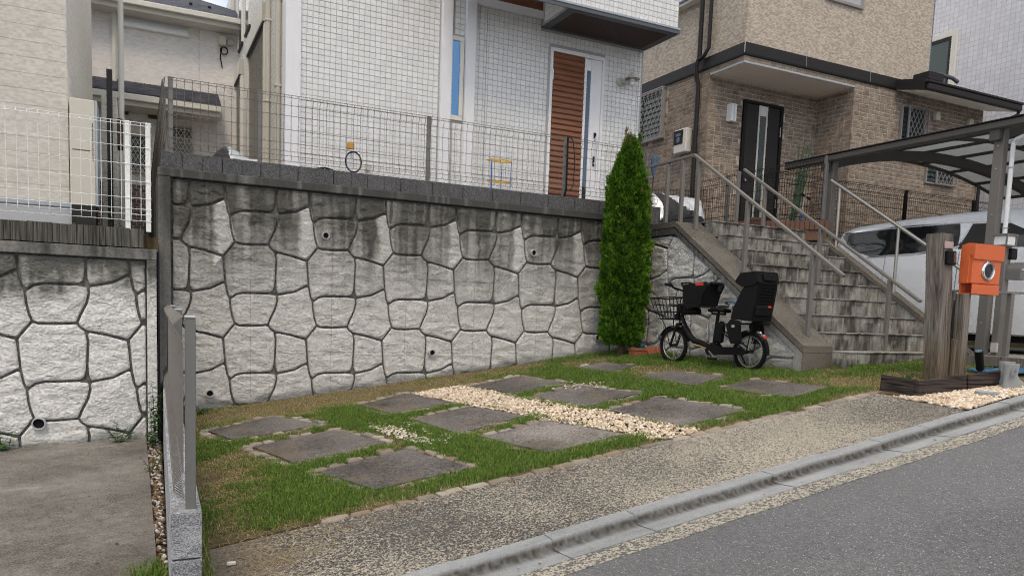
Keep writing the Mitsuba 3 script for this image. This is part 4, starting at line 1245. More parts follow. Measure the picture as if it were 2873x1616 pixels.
f1 = thing('mesh_fence', 'grey wire mesh fence on the dark blocks in front of the white house', 'fence')
wire_fence(f1, (0.30, 9.05), (6.62, 9.05), 1.555, 2.275, .0785, (1.755, 1.90, 2.05), 'm_mesh_grey', bend=(0, -1), posts=(.035, .935, 2.90, 4.81, 6.12), pw=.022, pmat='m_grey_metal', zpost=1.507)
wire_fence(f1, (0.285, 9.06), (0.285, 18.0), 1.52, 2.275, .05, (1.755, 1.90, 2.05), 'm_mesh_grey', wr=.0026, bend=(-1, 0), posts=(1.9, 3.8, 5.7), pw=.022, pmat='m_grey_metal', zpost=1.3)
put(f1 + '__base_block', bx(0.245, 9.12, 1.338, 0.36, 18.1, 1.507), 'm_dark_block')
f2 = thing('mesh_fence', 'white wire mesh fence on the ribbed blocks of the lower wall', 'fence')
wire_fence(f2, (-5.0, 8.205), (0.135, 8.205), 0.70, 1.605, .0825, (.91, 1.065, 1.22, 1.38), 'm_mesh_white', wr=.0026, bend=(0, -1), posts=(5.105, 4.93, 3.0, 1.1), pw=.022, zpost=.622, post_off=.028)
f3 = thing('mesh_fence', 'black wire mesh fence along the raised porch of the brown house', 'fence')
wire_fence(f3, (8.45, 7.80), (8.45, 10.45), 1.40, 2.235, .05, (1.60, 1.76, 1.92, 2.08), 'm_mesh_black', wr=.0036, bend=(-1, 0), posts=(.0, 1.95), pw=.024, pmat='m_grey_metal')
f4 = thing('mesh_fence', 'black wire mesh fence behind the white car under the carport', 'fence')
wire_fence(f4, (8.52, 9.0), (14.2, 9.0), 1.32, 2.245, .05, (1.60, 1.76, 1.92, 2.08), 'm_mesh_black', wr=.0036, bend=(0, -1), posts=(3.2, 5.0), pw=.022)
f5 = thing('mesh_fence', 'short black wire mesh fence behind the covered scooter', 'fence')
wire_fence(f5, (7.05, 11.6), (8.70, 10.35), 1.40, 2.12, .05, (1.60, 1.76, 1.92), 'm_mesh_black', bend=(-.6, -.8), posts=(.05,), pw=.02)

# ================================================================ the brown house
bh = thing('brown_house', 'brown house with brick look walls below and beige cladding above', 'house')
BX, BY, PY = 8.782, 9.903, 10.72
lw_ = put(bh + '__lower_wall', cat([bx(BX + .004, PY + .004, 1.25, 11.31, 15.5, 4.19), bx(11.304, BY + .004, 1.25, 14.87, 15.5, 4.19), bx(BX + .004, BY + .004, 4.10, 11.31, PY + .1, 4.19)]), 'm_brick_joint')


def ashlar(prefix, W, H, to3, openings, seed, flip=False, h=0.0725):
    """Random coursed bricks in two heights over a W x H wall."""
    r = np.random.default_rng(seed); out = []
    nrow = int(H / h)
    busy = [[] for _ in range(nrow + 2)]
    for j in range(nrow):
        x = 0.0
        while x < W - .001:
            blk = [b for b in busy[j] if b[0] <= x + 1e-6 < b[1]]
            if blk:
                x = blk[0][1]; continue
            nxt = min([b[0] for b in busy[j] if b[0] > x] + [W])
            w = float(r.choice([.125, .165, .21, .26], p=[.25, .3, .25, .2]))
            if nxt - (x + w) < .07:
                w = nxt - x
            w = min(w, nxt - x)
            tall = j + 1 < nrow and w < .2 and r.random() < .30
            if tall:
                busy[j + 1].append((x, x + w))
            hh = h * (2 if tall else 1)
            a, b, c, d_ = x + .005, j * h + .005, x + w - .005, j * h + hh - .005
            cu, cv = (a + c) / 2, (b + d_) / 2
            if c - a > .012 and not any(o[0] < cu < o[2] and o[1] < cv < o[3] for o in openings):
                m = face_tile(a, b, c, d_, to3, .007 + float(r.uniform(-.0015, .0015)), .004)
                out.append(((m[0], m[1][:, ::-1]) if flip else m, np.array((1.0, 1.0, 1.0))))
            x += w
    return out


Z0 = 1.30
parts = []
parts += ashlar('', 2.52, 2.79, lambda P: np.column_stack([BX + P[:, 0], PY + .004 - P[:, 2], Z0 + P[:, 1]]), [(.74, 0, 1.69, 2.50)], 1)
parts += ashlar('', 3.56, 2.90, lambda P: np.column_stack([11.305 + P[:, 0], BY + .004 - P[:, 2], Z0 + P[:, 1]]), [], 2)
parts += ashlar('', .81, 2.79, lambda P: np.column_stack([11.304 - P[:, 2], BY + .005 + P[:, 0], Z0 + P[:, 1]]), [], 3, True)
parts += ashlar('', 4.2, 2.90, lambda P: np.column_stack([BX + .004 - P[:, 2], PY + .004 + P[:, 0], Z0 + P[:, 1]]), [(1.2, 1.95, 2.05, 2.87)], 4, True)
parts += ashlar('', 2.53, .075, lambda P: np.column_stack([BX + P[:, 0], BY + .004 - P[:, 2], 4.112 + P[:, 1]]), [], 5)
parts += ashlar('', .81, .075, lambda P: np.column_stack([BX + .004 - P[:, 2], BY + .004 + P[:, 0], 4.112 + P[:, 1]]), [], 6, True)
many(lw_ + '__brick', parts, 'm_brick', 300, lw_ + '__brick_field')
put(bh + '__upper_wall', cat([bx(BX + .01, BY + .01, 4.40, 13.19, 11.0, 8.2), bx(BX + .01, 11.0, 4.40, 13.19, 16, 5.40)]), 'm_beige_siding')
put(bh + '__band', cat([bx(BX - .022, BY - .022, 4.19, 12.79, BY + .03, 4.392, .004), bx(BX - .022, BY + .0305, 4.19, BX + .03, 15.5, 4.392, .004)]), 'm_dark_trim')
put(bh + '__band_lip', cat([bx(BX - .032, BY - .032, 4.192, 12.80, BY - .0225, 4.222), bx(BX - .032, BY - .0223, 4.192, BX - .0225, 15.5, 4.222)]), 'm_black')
for x in (10.1, 11.645):
    put(bh + '__band_joint', bx(x, BY - .0255, 4.222, x + .006, BY - .0215, 4.39), 'm_alu')
put(bh + '__band_joint', bx(BX - .026, BY - .026, 4.222, BX - .018, BY - .018, 4.392), 'm_alu')
put(bh + '__porch_soffit', bx(BX + .006, BY + .006, 4.086, 11.31, PY + .003, 4.0995), 'm_soffit')
put(bh + '__soffit_trim', cat([bx(BX - .004, BY - .006, 4.078, 11.31, BY + .005, 4.108), bx(BX - .004, BY + .0055, 4.078, BX + .0055, PY - .0, 4.108)]), 'm_slate_light')
put(bh + '__corner_trim', bx(BX - .003, PY - .003, 1.3, BX + .028, PY + .030, 4.08), 'm_brick')
put(bh + '__corner_trim', bx(11.297, BY - .006, 1.3, 11.325, BY + .02, 4.075), 'm_brick')
d = put(bh + '__door', bx(9.60, PY - .02, 1.36, 10.40, PY + .002, 3.74), 'm_blue_grey', label='black front door with a slim glass strip')
scene[d]['bsdf'] = {'type': 'ref', 'id': 'm_dark_trim'}
put(d + '__frame', cat([bx(9.535, PY - .05, 1.34, 9.599, PY + .002, 3.79, .004), bx(10.401, PY - .05, 1.34, 10.458, PY + .002, 3.79, .004), bx(9.599, PY - .05, 3.741, 10.401, PY + .002, 3.79, .004)]), 'm_black')
put(d + '__strip', bx(9.894, PY - .034, 1.38, 9.926, PY - .019, 3.738, .003), 'm_cream')
put(d + '__strip', bx(10.070, PY - .034, 1.38, 10.102, PY - .019, 3.738, .003), 'm_cream')
put(d + '__top_panel', bx(9.927, PY - .028, 3.565, 10.069, PY - .019, 3.738), 'm_alu')
put(d + '__pane', bx(9.927, PY - .024, 1.38, 10.069, PY - .019, 3.564), 'm_glass')
put(d + '__hinge', bx(10.392, PY - .056, 3.25, 10.404, PY - .045, 3.42), 'm_alu')
put(d + '__hinge', bx(10.392, PY - .056, 2.0, 10.404, PY - .045, 2.15), 'm_alu')
put(d + '__knob', revolve([(.001, -.05), (.022, -.045), (.022, -.02), (.012, 0)], (9.66, PY - .02, 2.42), 14, 1), 'm_alu', smooth=40)
lp = thing('wall_lamp', 'white box lamp on the brick wall beside the black door', 'wall lamp')
put(lp + '__cover', prism([(9.185, PY - .005), (9.215, PY - .10), (9.325, PY - .10), (9.355, PY - .005)], 3.37, 3.66, 'xy'), 'm_lens')
put(lp + '__edge', bx(9.262, PY - .11, 3.355, 9.274, PY - .1005, 3.675), 'm_alu')
# windows with lattice grilles
def lattice(x0, z0, x1, z1, to3, n, wd=.010):
    out = []; W, H = x1 - x0, z1 - z0
    st_ = W / n; k_ = 1.75
    for s in (1, -1):
        for i in range(-int(H / k_ / st_) - n - 2, 2 * n + int(H / k_ / st_) + 2):
            c = LineString([(x0 + i * st_, z0), (x0 + i * st_ + s * H / k_, z1)]).intersection(sbox(x0, z0, x1, z1))
            if c.length > .03:
                (a, b), (c_, d_) = c.coords[0], c.coords[-1]
                out.append(bar(to3(a, b, .004 * s), to3(c_, d_, .004 * s), wd, .004, up=np.subtract(to3(0, 0, 1), to3(0, 0, 0))))
    return cat(out)


def grille_window(prefix, x0, z0, x1, z1, to3, gx0, label, mat='m_lattice_grey', n=6, blades_=9):
    w_ = put(prefix + '__window', cat([bxt(to3, x0 - .03, z0 - .03, 0, x1 + .03, z0, .04), bxt(to3, x0 - .03, z1, 0, x1 + .03, z1 + .03, .04), bxt(to3, x0 - .03, z0, 0, x0, z1, .04), bxt(to3, x1, z0, 0, x1 + .03, z1, .04)]), mat, label=label)
    put(w_ + '__backing', bxt(to3, x0, z0, .001, x1, z1, .004), 'm_curtain')
    for k in range(blades_):
        z = z0 + (z1 - z0) * (k + .15) / blades_
        h = (z1 - z0) / blades_
        v = [to3(x0 + .01, z + h, .012), to3(x1 - .01, z + h, .012), to3(x1 - .01, z, .035), to3(x0 + .01, z, .035), to3(x0 + .01, z + h, .008), to3(x1 - .01, z + h, .008), to3(x1 - .01, z, .031), to3(x0 + .01, z, .031)]
        put(w_ + '__glass_blade', (np.array(v), np.array([[0, 2, 1], [0, 3, 2], [4, 5, 6], [4, 6, 7], [0, 1, 5], [0, 5, 4], [3, 6, 2], [3, 7, 6]])), 'm_glass')
    g = put(w_ + '__grille', cat([bxt(to3, gx0, z0 - .03, .075, x1 + .05, z0 - .01, .10), bxt(to3, gx0, z1 + .01, .075, x1 + .05, z1 + .03, .10), bxt(to3, gx0, z0 - .01, .075, gx0 + .03, z1 + .01, .10), bxt(to3, x1 + .03, z0 - .01, .075, x1 + .05, z1 + .01, .10), bxt(to3, gx0, z0 - .03, .0, gx0 + .02, z0 - .01, .075), bxt(to3, x1 + .03, z0 - .03, 0, x1 + .05, z0 - .01, .075), bxt(to3, gx0, z1 + .01, .0, gx0 + .02, z1 + .03, .075), bxt(to3, x1 + .03, z1 + .01, 0, x1 + .05, z1 + .03, .075)]), mat)
    put(g + '__lattice', lattice(gx0 + .03, z0 - .01, x1 + .03, z1 + .01, lambda a, b, c: to3(a, b, .088 + c), n), mat)
    return w_


def bxt(to3, u0, v0, o0, u1, v1, o1):
    v, f = bx(u0, v0, o0, u1, v1, o1)
    P = np.array([to3(*p) for p in v])
    c = P.mean(0); t = P[f[0]]
    nrm = np.cross(t[1] - t[0], t[2] - t[0])
    return P, f if nrm @ (t.mean(0) - c) > 0 else f[:, ::-1]


grille_window(bh, 12.545, 3.12, 13.13, 3.93, lambda a, b, c: (a, BY - .006 - c, b), 12.63, 'latticed window under the low eave', n=5)
grille_window(bh, 13.33, 2.68, 14.08, 3.12, lambda a, b, c: (a, BY - .006 - c, b), 13.52, 'lower latticed window behind the carport roof', n=5, blades_=5)
grille_window(bh, -12.72, 3.28, -11.95, 4.14, lambda a, b, c: (BX - .006 - c, -a, b), -12.72, 'latticed window on the side wall next to the white house', n=6)
for x, z in ((13.46, 3.88), (14.44, 3.89)):
    put(bh + '__vent_hood', cat([revolve([(.001, -.075), (.06, -.07), (.068, -.03), (.068, 0)], (x, BY - .004, z + .02), 20, 1), bx(x - .068, BY - .078, z - .07, x + .068, BY - .004, z + .02, .01)]), 'm_cream', smooth=35)
# low eave on the right
put(bh + '__low_roof', prism([(9.28, 4.215), (9.28, 4.24), (10.6, 4.53), (10.6, 4.50)], 12.33, 14.95, 'yz'), 'm_roof')
put(bh + '__gutter', cat([bx(12.30, 9.20, 4.045, 14.95, 9.285, 4.165, .02), bx(12.28, 9.19, 4.166, 14.97, 9.295, 4.205, .006)]), 'm_dark_trim', label='dark gutter along the low eave on the right')
put(bh + '__eave_soffit', prism([(9.286, 4.05), (9.286, 4.065), (BY, 4.215), (BY, 4.195)], 12.33, 14.94, 'yz'), 'm_soffit')
put(bh + '__eave_board', cat([prism([(9.287, 4.05), (9.287, 4.235), (10.3, 4.46), (10.3, 4.29)], 12.30, 12.329, 'yz'), bx(12.33, 9.287, 4.077, 14.94, 9.30, 4.205)]), 'm_dark_trim')
put(bh + '__roof_stub', bx(12.79, 9.6, 4.40, 13.2, BY + .02, 4.53), 'm_dark_trim')
put(bh + '__flashing', tube([(13.2, 9.75, 4.585), (13.65, 9.75, 4.575), (13.75, 9.70, 4.50)], .035, 10), 'm_slate', smooth=True)
put(bh + '__downpipe', tube([(14.90, 9.24, 4.05), (14.90, 9.26, 3.98), (14.86, 9.80, 3.86), (14.84, 9.84, 3.80), (14.84, 9.84, 1.3)], .032, 12), 'm_dark_trim', smooth=40)
put(bh + '__downpipe', tube([(8.70, 10.93, 7), (8.70, 10.93, 4.40), (8.66, 10.95, 4.28), (8.70, 10.98, 4.10), (8.72, 10.94, 3.95), (8.72, 10.94, 1.28)], .040, 14), 'm_dark_trim', smooth=40, label='dark downpipe at the front corner')
put(bh + '__downpipe', tube([(8.72, 10.72, 7), (8.72, 10.72, 4.52), (8.69, 10.80, 4.40), (8.68, 10.92, 4.36)], .033, 12), 'm_dark_trim', smooth=40)
put(bh + '__downpipe', tube([(13.225, BY + .05, 8), (13.225, BY + .05, 4.55)], .028, 12), 'm_blue_grey', smooth=40)
put(bh + '__side_eave', bx(BX - .14, 11.02, 5.40, BX + .2, 16, 5.45, .004), 'm_cream_light')
put(bh + '__side_roof', prism([(BX - .17, 5.451), (BX - .17, 5.475), (BX + .9, 5.86), (BX + .9, 5.82)], 11.01, 16, 'xz'), 'm_blue_grey')
w_ = put(bh + '__window', cat([bx(10.45, BY - .035, 5.38, 11.35, BY + .012, 5.43, .004), bx(10.45, BY - .03, 5.4305, 10.50, BY + .012, 6.5), bx(11.30, BY - .03, 5.4305, 11.35, BY + .012, 6.5)]), 'm_lattice_grey')
put(w_ + '__pane', bx(10.50, BY - .01, 5.431, 11.30, BY + .005, 6.5), 'm_alu')
mt = thing('meter_box', 'cream electricity meter box with a black window on the brown side wall', 'meter box')
put(mt + '__case', bx(8.64, 11.09, 2.86, 8.776, 11.44, 3.27, .015), 'm_cream_light')
put(mt + '__window', bx(8.632, 11.18, 3.01, 8.641, 11.43, 3.255, .004), 'm_black')
put(mt + '__meter', cat([bx(8.628, 11.24, 3.15, 8.633, 11.37, 3.20), revolve([(.001, -.003), (.05, -.003), (.05, .003)], (8.632, 11.30, 3.09), 16, 0)]), 'm_blue_grey')
# raised porch with terracotta edge
po = thing('porch', 'raised porch with terracotta tiles in front of the brown house', 'porch')
edge = [(7.30, 10.7), (7.50, 9.10), (7.66, 8.62), (7.70, 8.50), (8.47, 7.66), (8.49, 8.98), (8.49, 9.26), (11.3, 9.26), (11.3, 10.72), (8.78, 10.72), (8.75, 12), (7.4, 12)]
put(po + '__floor', prism(Polygon(edge).buffer(-.012), 1.1, 1.355, 'xy'), 'm_terracotta_tile')
for a, b in ((1, 2), (2, 3), (3, 4), (4, 5)):
    p, q_ = np.array(edge[a]), np.array(edge[b]); L = np.linalg.norm(q_ - p); n_ = max(1, int(L / .06))
    for i in range(n_):
        m0, m1 = p + (q_ - p) * (i + .04) / n_, p + (q_ - p) * (i + .96) / n_
        put(po + '__edge_tile', bar((*m0, 1.30), (*m1, 1.30), .026, .12, b=.004), 'm_terracotta_tile')

# ================================================================ other houses
th = thing('tiled_house', 'pale lilac tiled house wall rising behind the brown house on the right', 'house')
put(th + '__wall', bx(15.4, -3, -.6, 24, 26, 10.5), 'm_tile_wall')
w_ = put(th + '__window', cat([bx(15.36, 10.955, 6.03, 15.399, 12.6, 6.14, .004), bx(15.36, 10.955, 4.4, 15.399, 11.075, 6.029, .004)]), 'm_cream_light', label='tall window with pale trim')
put(w_ + '__frame', cat([bx(15.37, 11.076, 5.965, 15.399, 12.6, 6.028), bx(15.37, 11.076, 4.4, 15.399, 11.135, 5.964)]), 'm_dark_trim')
put(w_ + '__pane', bx(15.385, 11.136, 4.4, 15.398, 12.6, 5.964), 'm_curtain')

fh = thing('stucco_house', 'pale stucco house with dark tiled roofs seen behind the fences on the left', 'house')
FY = 17.0
put(fh + '__wall', bx(-7, FY, .5, 2.6, FY + 6, 5.40), 'm_stucco')
put(fh + '__wall_joint', bx(1.143, FY - .004, 4.1, 1.151, FY - .001, 5.26), 'm_stucco_plinth')
put(fh + '__eave_roof', prism([(16.33, 3.70), (16.33, 3.73), (FY, 4.08), (FY, 4.03)], -7, 1.50, 'yz'), 'm_roof')
put(fh + '__gutter', bx(-7, 16.26, 3.575, 1.50, 16.325, 3.69, .01), 'm_cream_light')
put(fh + '__fascia', bx(-7, 16.33, 3.49, 1.48, FY - .002, 3.60), 'm_cream')
put(fh + '__gutter', bx(-7, 16.50, 5.355, 3.1, 16.575, 5.455, .01), 'm_cream_light')
put(fh + '__fascia', bx(-7, 16.58, 5.27, 3.05, FY - .003, 5.40), 'm_cream')
put(fh + '__main_roof', (np.array([(-8, 16.58, 5.465), (3.1, 16.58, 5.465), (-1.83, 20.4, 7.38), (-8, 20.4, 7.38), (3.1, 24.2, 5.465)], float), np.array([[0, 1, 2], [0, 2, 3], [1, 4, 2]])), 'm_roof')
for x in (0.98, 1.33):
    put(fh + '__snow_guard', bx(x, 17.18, 5.775, x + .06, 17.25, 5.81), 'm_black')
w_ = put(fh + '__window', cat([bx(-.25, FY - .05, 5.06, .98, FY - .001, 5.09), bx(-.25, FY - .05, 5.345, .98, FY - .001, 5.375), bx(.95, FY - .05, 5.0905, .98, FY - .001, 5.3445), bx(-.25, FY - .05, 5.0905, -.22, FY - .001, 5.3445)]), 'm_cream_light')
put(w_ + '__pane', bx(-.22, FY - .02, 5.0905, .95, FY - .002, 5.3445), 'm_alu')
TO = lambda a, b, c: (a, FY - .003 - c, b)
grille_window(fh, -.225, 2.40, .165, 3.05, TO, -.225, 'small latticed window behind the white fence', 'm_lattice', 5, 4)
grille_window(fh, .62, 2.62, 1.0, 3.33, TO, .62, 'small latticed window behind the grey fence', 'm_lattice', 5, 4)
for x, z in ((-.20, 3.53), (.307, 3.515)):
    k = put(fh + '__vent_hood', cat([revolve([(.001, -.09), (.075, -.085), (.085, -.03), (.085, 0)], (x, FY - .004, z + .02), 18, 1), bx(x - .085, FY - .09, z - .085, x + .085, FY - .004, z + .02, .01)]), 'm_bark', smooth=35)
put(fh + '__downpipe', tube([(-.35, FY - .08, .6), (-.35, FY - .08, 5.5)], .045, 10), 'm_cream_light', smooth=40)
parts = []
for i in range(26):
    for j in range(16):
        x = -1.3 + i * .125 + (.06 if j % 2 else 0)
        parts.append((face_tile(x, 1.0 + j * .072, x + .115, 1.063 + j * .072, lambda P: np.column_stack([P[:, 0], FY - .004 - P[:, 2], P[:, 1]])), np.array((.20, .145, .135)) * float(rr.uniform(.7, 1.25))))
many(fh + '__plinth_brick', parts, 'm_colour', 300, fh + '__plinth_bricks')
bxk = thing('junction_box', 'cream electrical boxes with a coiled cable high on the stucco house', 'electrical box')
put(bxk + '__box', bx(1.50, FY - .16, 5.02, 1.64, FY - .004, 5.19, .006), 'm_cream')
put(bxk + '__box', bx(1.66, FY - .12, 5.05, 1.78, FY - .004, 5.16, .006), 'm_beige_box')
put(bxk + '__cable', tube(np.vstack([arc((1.61, FY - .05, 4.93), .07, 1.6, 8.5, 22, (1, 0, 0), (0, 0, 1)), [(1.54, FY - .03, 4.8), (1.58, FY - .02, 4.6)]]), .012, 6), 'm_black', smooth=True)

nh = thing('near_house', 'corner of a beige clad house behind the white mesh fence on the left', 'house')
put(nh + '__wall', bx(-9, 9.6, .945, -.64, 15, 6.4), 'm_near_siding')
put(nh + '__plinth', bx(-9, 9.57, .3, -.56, 15, .90), 'm_stucco_plinth')
put(nh + '__sill', bx(-9, 9.55, .901, -.625, 9.7, .944, .004), 'm_slate_light')
put(nh + '__side_panel', bx(-.36, 10.6, .6, -.20, 15.5, 2.35), 'm_near_siding')
put(nh + '__post', bx(-.30, 10.4, .6, -.24, 10.47, 2.6), 'm_dark_trim')
put(nh + '__shutter_box', bx(-.235, 10.7, 1.80, -.14, 11.1, 2.12, .01), 'm_bark')
put(nh + '__downpipe', tube([(-.16, 11.5, .5), (-.16, 11.5, 4.4)], .035, 10), 'm_cream_light', smooth=40)
wc = thing('storage_cabinet', 'tall grey metal water heater cabinet beside the beige house corner', 'cabinet')
put(wc + '__case', bx(-.62, 9.50, .93, -.385, 10.0, 2.03, .008), 'm_cream')
put(wc + '__plinth', bx(-.615, 9.51, .56, -.39, 10.0, .929), 'm_dark_trim')
put(wc + '__seam', bx(-.6, 9.4965, 1.50, -.43, 9.4995, 1.508), 'm_dark_trim')
put(wc + '__grille', cat([bx(-.412, 9.4965, 1.40 + k * .05, -.405, 9.4995, 1.44 + k * .05) for k in range(8)]), 'm_black')
put(wc + '__edge_strip', bx(-.384, 9.505, .93, -.365, 9.99, 2.03), 'm_slate_light')
# ================================================================ carport
plain('m_beam', (0.075, 0.070, 0.066), 0.5)
cp = thing('carport', 'grey carport with curved translucent roof over the white car', 'carport')
AZ = lambda x: 2.585 - .060 * (x - 11.0) ** 2
for y0, y1, zb in ((5.45, 5.56, -.30), (7.76, 7.93, .9)):
    k = put(cp + '__post', bx(8.575, y0, zb, 8.665, y1, 2.20, .004), 'm_warm_metal')
    put(k + '__cap', bx(8.568, y0 - .006, 2.2005, 8.672, y1 + .006, 2.216), 'm_alu')
    for z in (.05, .62, 1.25, 1.75, 2.0):
        if z > zb:
            put(k + '__bolt', revolve([(.001, -.006), (.008, -.006), (.009, 0)], (8.574, (y0 + y1) / 2, z), 8, 0), 'm_alu')
for y in (5.6, 7.9):
    put(cp + '__post', bx(13.42, y - .08, 0, 13.52, y + .08, 2.2, .004), 'm_warm_metal')
put(cp + '__gutter_beam', cat([bx(8.475, 1.9, 2.165, 8.574, 8.57, 2.252, .015)]), 'm_beam')
put(cp + '__gutter_lip', bx(8.462, 1.9, 2.2525, 8.585, 8.575, 2.266, .003), 'm_dark_trim')


def archbeam(y0, y1, h, lift=0.0, x0=8.5, x1=13.5, n=26):
    t = np.linspace(x0, x1, n)
    up = [(x, AZ(x) + lift) for x in t]; dn = [(x, AZ(x) + lift - h) for x in t[::-1]]
    return prism(Polygon(up + dn), y0, y1, 'xz')


for y0, y1, h in ((7.79, 7.90, .13), (5.46, 5.57, .13)):
    put(cp + '__arch_beam', archbeam(y0, y1, h, -.03), 'm_beam')
for y in (8.53, 7.0, 6.25, 4.7, 3.9, 3.1, 2.3, 1.9):
    put(cp + '__rafter', archbeam(y - .018, y + .018, .04, .012), 'm_beam')
scene['m_poly'] = {'type': 'principledthin', 'base_color': {'type': 'rgb', 'value': [0.30, 0.325, 0.33]}, 'roughness': 0.35, 'diff_trans': 1.0, 'spec_trans': 0.0, 'eta': 1.4}
ribs = np.linspace(8.6, 13.45, 8)
yy = [8.53, 7.0, 5.5, 3.9, 1.9]
for i in range(7):
    for j in range(4):
        t = np.linspace(ribs[i] + .02, ribs[i + 1] - .02, 6)
        v = np.array([(x, y, AZ(x) + .016) for y in (yy[j] - .02, yy[j + 1] + .02) for x in t])
        f = np.array([[k, k + 1, k + 7] for k in range(5)] + [[k, k + 7, k + 6] for k in range(5)])
        put(cp + '__roof_panel', (v, f), 'm_poly', smooth=True)
for x in ribs:
    put(cp + '__rib', bx(x - .022, 1.9, AZ(x) - .022, x + .022, 8.55, AZ(x) + .03, .003), 'm_beam')
k = put(cp + '__downpipe', tube([(8.56, 4.90, 2.17), (8.60, 5.05, 2.12), (8.615, 5.34, 2.045), (8.62, 5.37, 2.0), (8.62, 5.37, -.16), (8.62, 5.35, -.24), (8.61, 5.28, -.27)], .024, 14), 'm_white_paint', smooth=40)
for z in (.05, 1.1, 1.75):
    put(k + '__clip', tube(arc((8.62, 5.37, z), .028, 0, 6.28, 14, (1, 0, 0), (0, 1, 0)), .006, 6), 'm_alu')

# ================================================================ the white car
van = thing('minivan', 'white minivan with dark side windows parked under the carport', 'car')
VX, GZ_ = 8.95, -0.285
ST = [(8.14, .10, .42, .86, 1.10, 1.16), (8.10, .02, .40, .90, 1.27, 1.33), (7.9, -.06, .40, .905, 1.30, 1.385), (7.2, -.07, .40, .905, 1.305, 1.42), (6.4, -.07, .40, .905, 1.31, 1.44), (5.7, -.07, .40, .90, 1.295, 1.43), (5.25, -.07, .39, .89, 1.22, 1.36),
      (4.75, -.07, .38, .86, 1.04, 1.16), (4.35, -.07, .36, .82, .90, .98), (3.9, -.06, .33, .74, .80, .86), (3.55, -.05, .28, .62, .68, .73), (3.40, .0, .25, .48, .53, .56)]


def vsec(s):
    y, sill, mid, belt, top, roof = s
    tp = .0 if 3.8 < y < 7.9 else (.05 if y in (7.9, 3.55) else .10)
    tp = .03 if y == 3.9 else tp
    g = (top - belt)
    pts = [(.10 + tp, sill - .02), (.03 + tp, sill), (.005 + tp, (sill + mid) / 2), (.0 + tp, mid), (.012 + tp, (mid + belt) / 2), (.035 + tp, belt), (.035 + .25 * g + tp, belt + .5 * g), (.035 + .42 * g + tp, top), (.035 + .42 * g + .05 + tp, top + (roof - top) * .45), (.40, top + (roof - top) * .88), (.86, roof)]
    return [(VX + a, y, z) for a, z in pts] + [(VX + 1.72 - a, y, z) for a, z in pts[::-1][1:]]


S_ = np.array([vsec(s) for s in ST]); nS, nP = S_.shape[:2]
F = []
for i in range(nS - 1):
    for j in range(nP - 1):
        a, b, c, e = i * nP + j, i * nP + j + 1, (i + 1) * nP + j + 1, (i + 1) * nP + j
        F += [[a, b, c], [a, c, e]]
for base_i, sg in ((0, 1), ((nS - 1) * nP, -1)):
    for j in range(1, nP - 1):
        F.append([base_i, base_i + j + 1, base_i + j][::sg])
put(van + '__body', (S_.reshape(-1, 3), np.array(F)), 'm_van', smooth=42)


def side_at(y, z, out=.004):
    ys_ = np.array([s[0] for s in ST])[::-1]
    sec = []
    for s in ST[::-1]:
        p = np.array(vsec(s))[:9]
        sec.append(np.interp(z, p[1:, 2], p[1:, 0]))
    return float(np.interp(y, ys_, sec)) - out


def side_panel(poly, out, th=.004):
    pg = Polygon(poly).buffer(0)
    if pg.buffer(-.03).area > .01:
        pg = pg.buffer(-.015).buffer(.015)
    br = np.array(pg.exterior.segmentize(.10).coords)[:-1]
    x0, y0, x1, y1 = pg.bounds
    gx, gy = np.meshgrid(np.arange(x0, x1, .1), np.arange(y0, y1, .06))
    pt = np.stack([gx.ravel(), gy.ravel()], 1); pt = pt[shapely.contains_xy(pg.buffer(-.02), pt[:, 0], pt[:, 1])]
    p = np.vstack([br, pt]); tri = Delaunay(p).simplices
    c = p[tri].mean(1); tri = tri[shapely.contains_xy(pg, c[:, 0], c[:, 1])]
    v = np.array([(side_at(a, b, out), a, b) for a, b in p])
    n = np.cross(v[tri[:, 1]] - v[tri[:, 0]], v[tri[:, 2]] - v[tri[:, 0]])
    tri = np.where((n[:, 0] > 0)[:, None], tri[:, [0, 2, 1]], tri)
    return v, tri


put(van + '__side_window', side_panel([(8.10, 1.245), (7.9, 1.262), (7.2, 1.268), (6.25, 1.262), (6.14, .985), (6.35, .945), (6.75, .912), (7.42, .905), (7.80, 1.02)], .006), 'm_tinted', smooth=True, label='long dark tinted rear side window')
put(van + '__front_window', side_panel([(6.08, 1.245), (5.62, 1.215), (5.28, 1.06), (4.95, .93), (5.0, .915), (6.16, .935)], .006), 'm_tinted', smooth=True)
put(van + '__window_trim', side_panel([(8.05, 1.262), (7.2, 1.276), (6.2, 1.270), (5.62, 1.226), (5.62, 1.236), (6.2, 1.288), (7.2, 1.294), (8.05, 1.278)], .010), 'm_chrome', smooth=True)
put(van + '__window_trim', side_panel([(7.44, .896), (6.75, .902), (6.35, .935), (6.16, .972), (6.15, .958), (6.34, .922), (6.75, .890), (7.44, .884)], .010), 'm_chrome', smooth=True)
put(van + '__pillar_window', side_panel([(6.225, 1.25), (6.12, 1.25), (6.20, .96), (6.11, 0.975)], .008) if 0 else side_panel([(6.235, 1.255), (6.10, 1.25), (6.17, .965), (6.16, .96)], .009), 'm_van', smooth=True)
for y in (7.15, 6.12, 4.95):
    put(van + '__door_seam', side_panel([(y, .90), (y + .006, .90), (y + .006, .0), (y, .0)], .003), 'm_black')
k = put(van + '__door_handle', cat([bar((side_at(5.98, .63, .03), 5.98, .63), (side_at(5.80, .63, .03), 5.80, .63), .03, .022, b=.006)]), 'm_chrome')
k = put(van + '__mirror', mv((IV * [.09, .07, .085], IF), (VX - .09, 5.02, .96)), 'm_van', smooth=True)
put(k + '__foot', bx(VX - .05, 5.0, .875, VX + .06, 5.07, .91, .01), 'm_black')
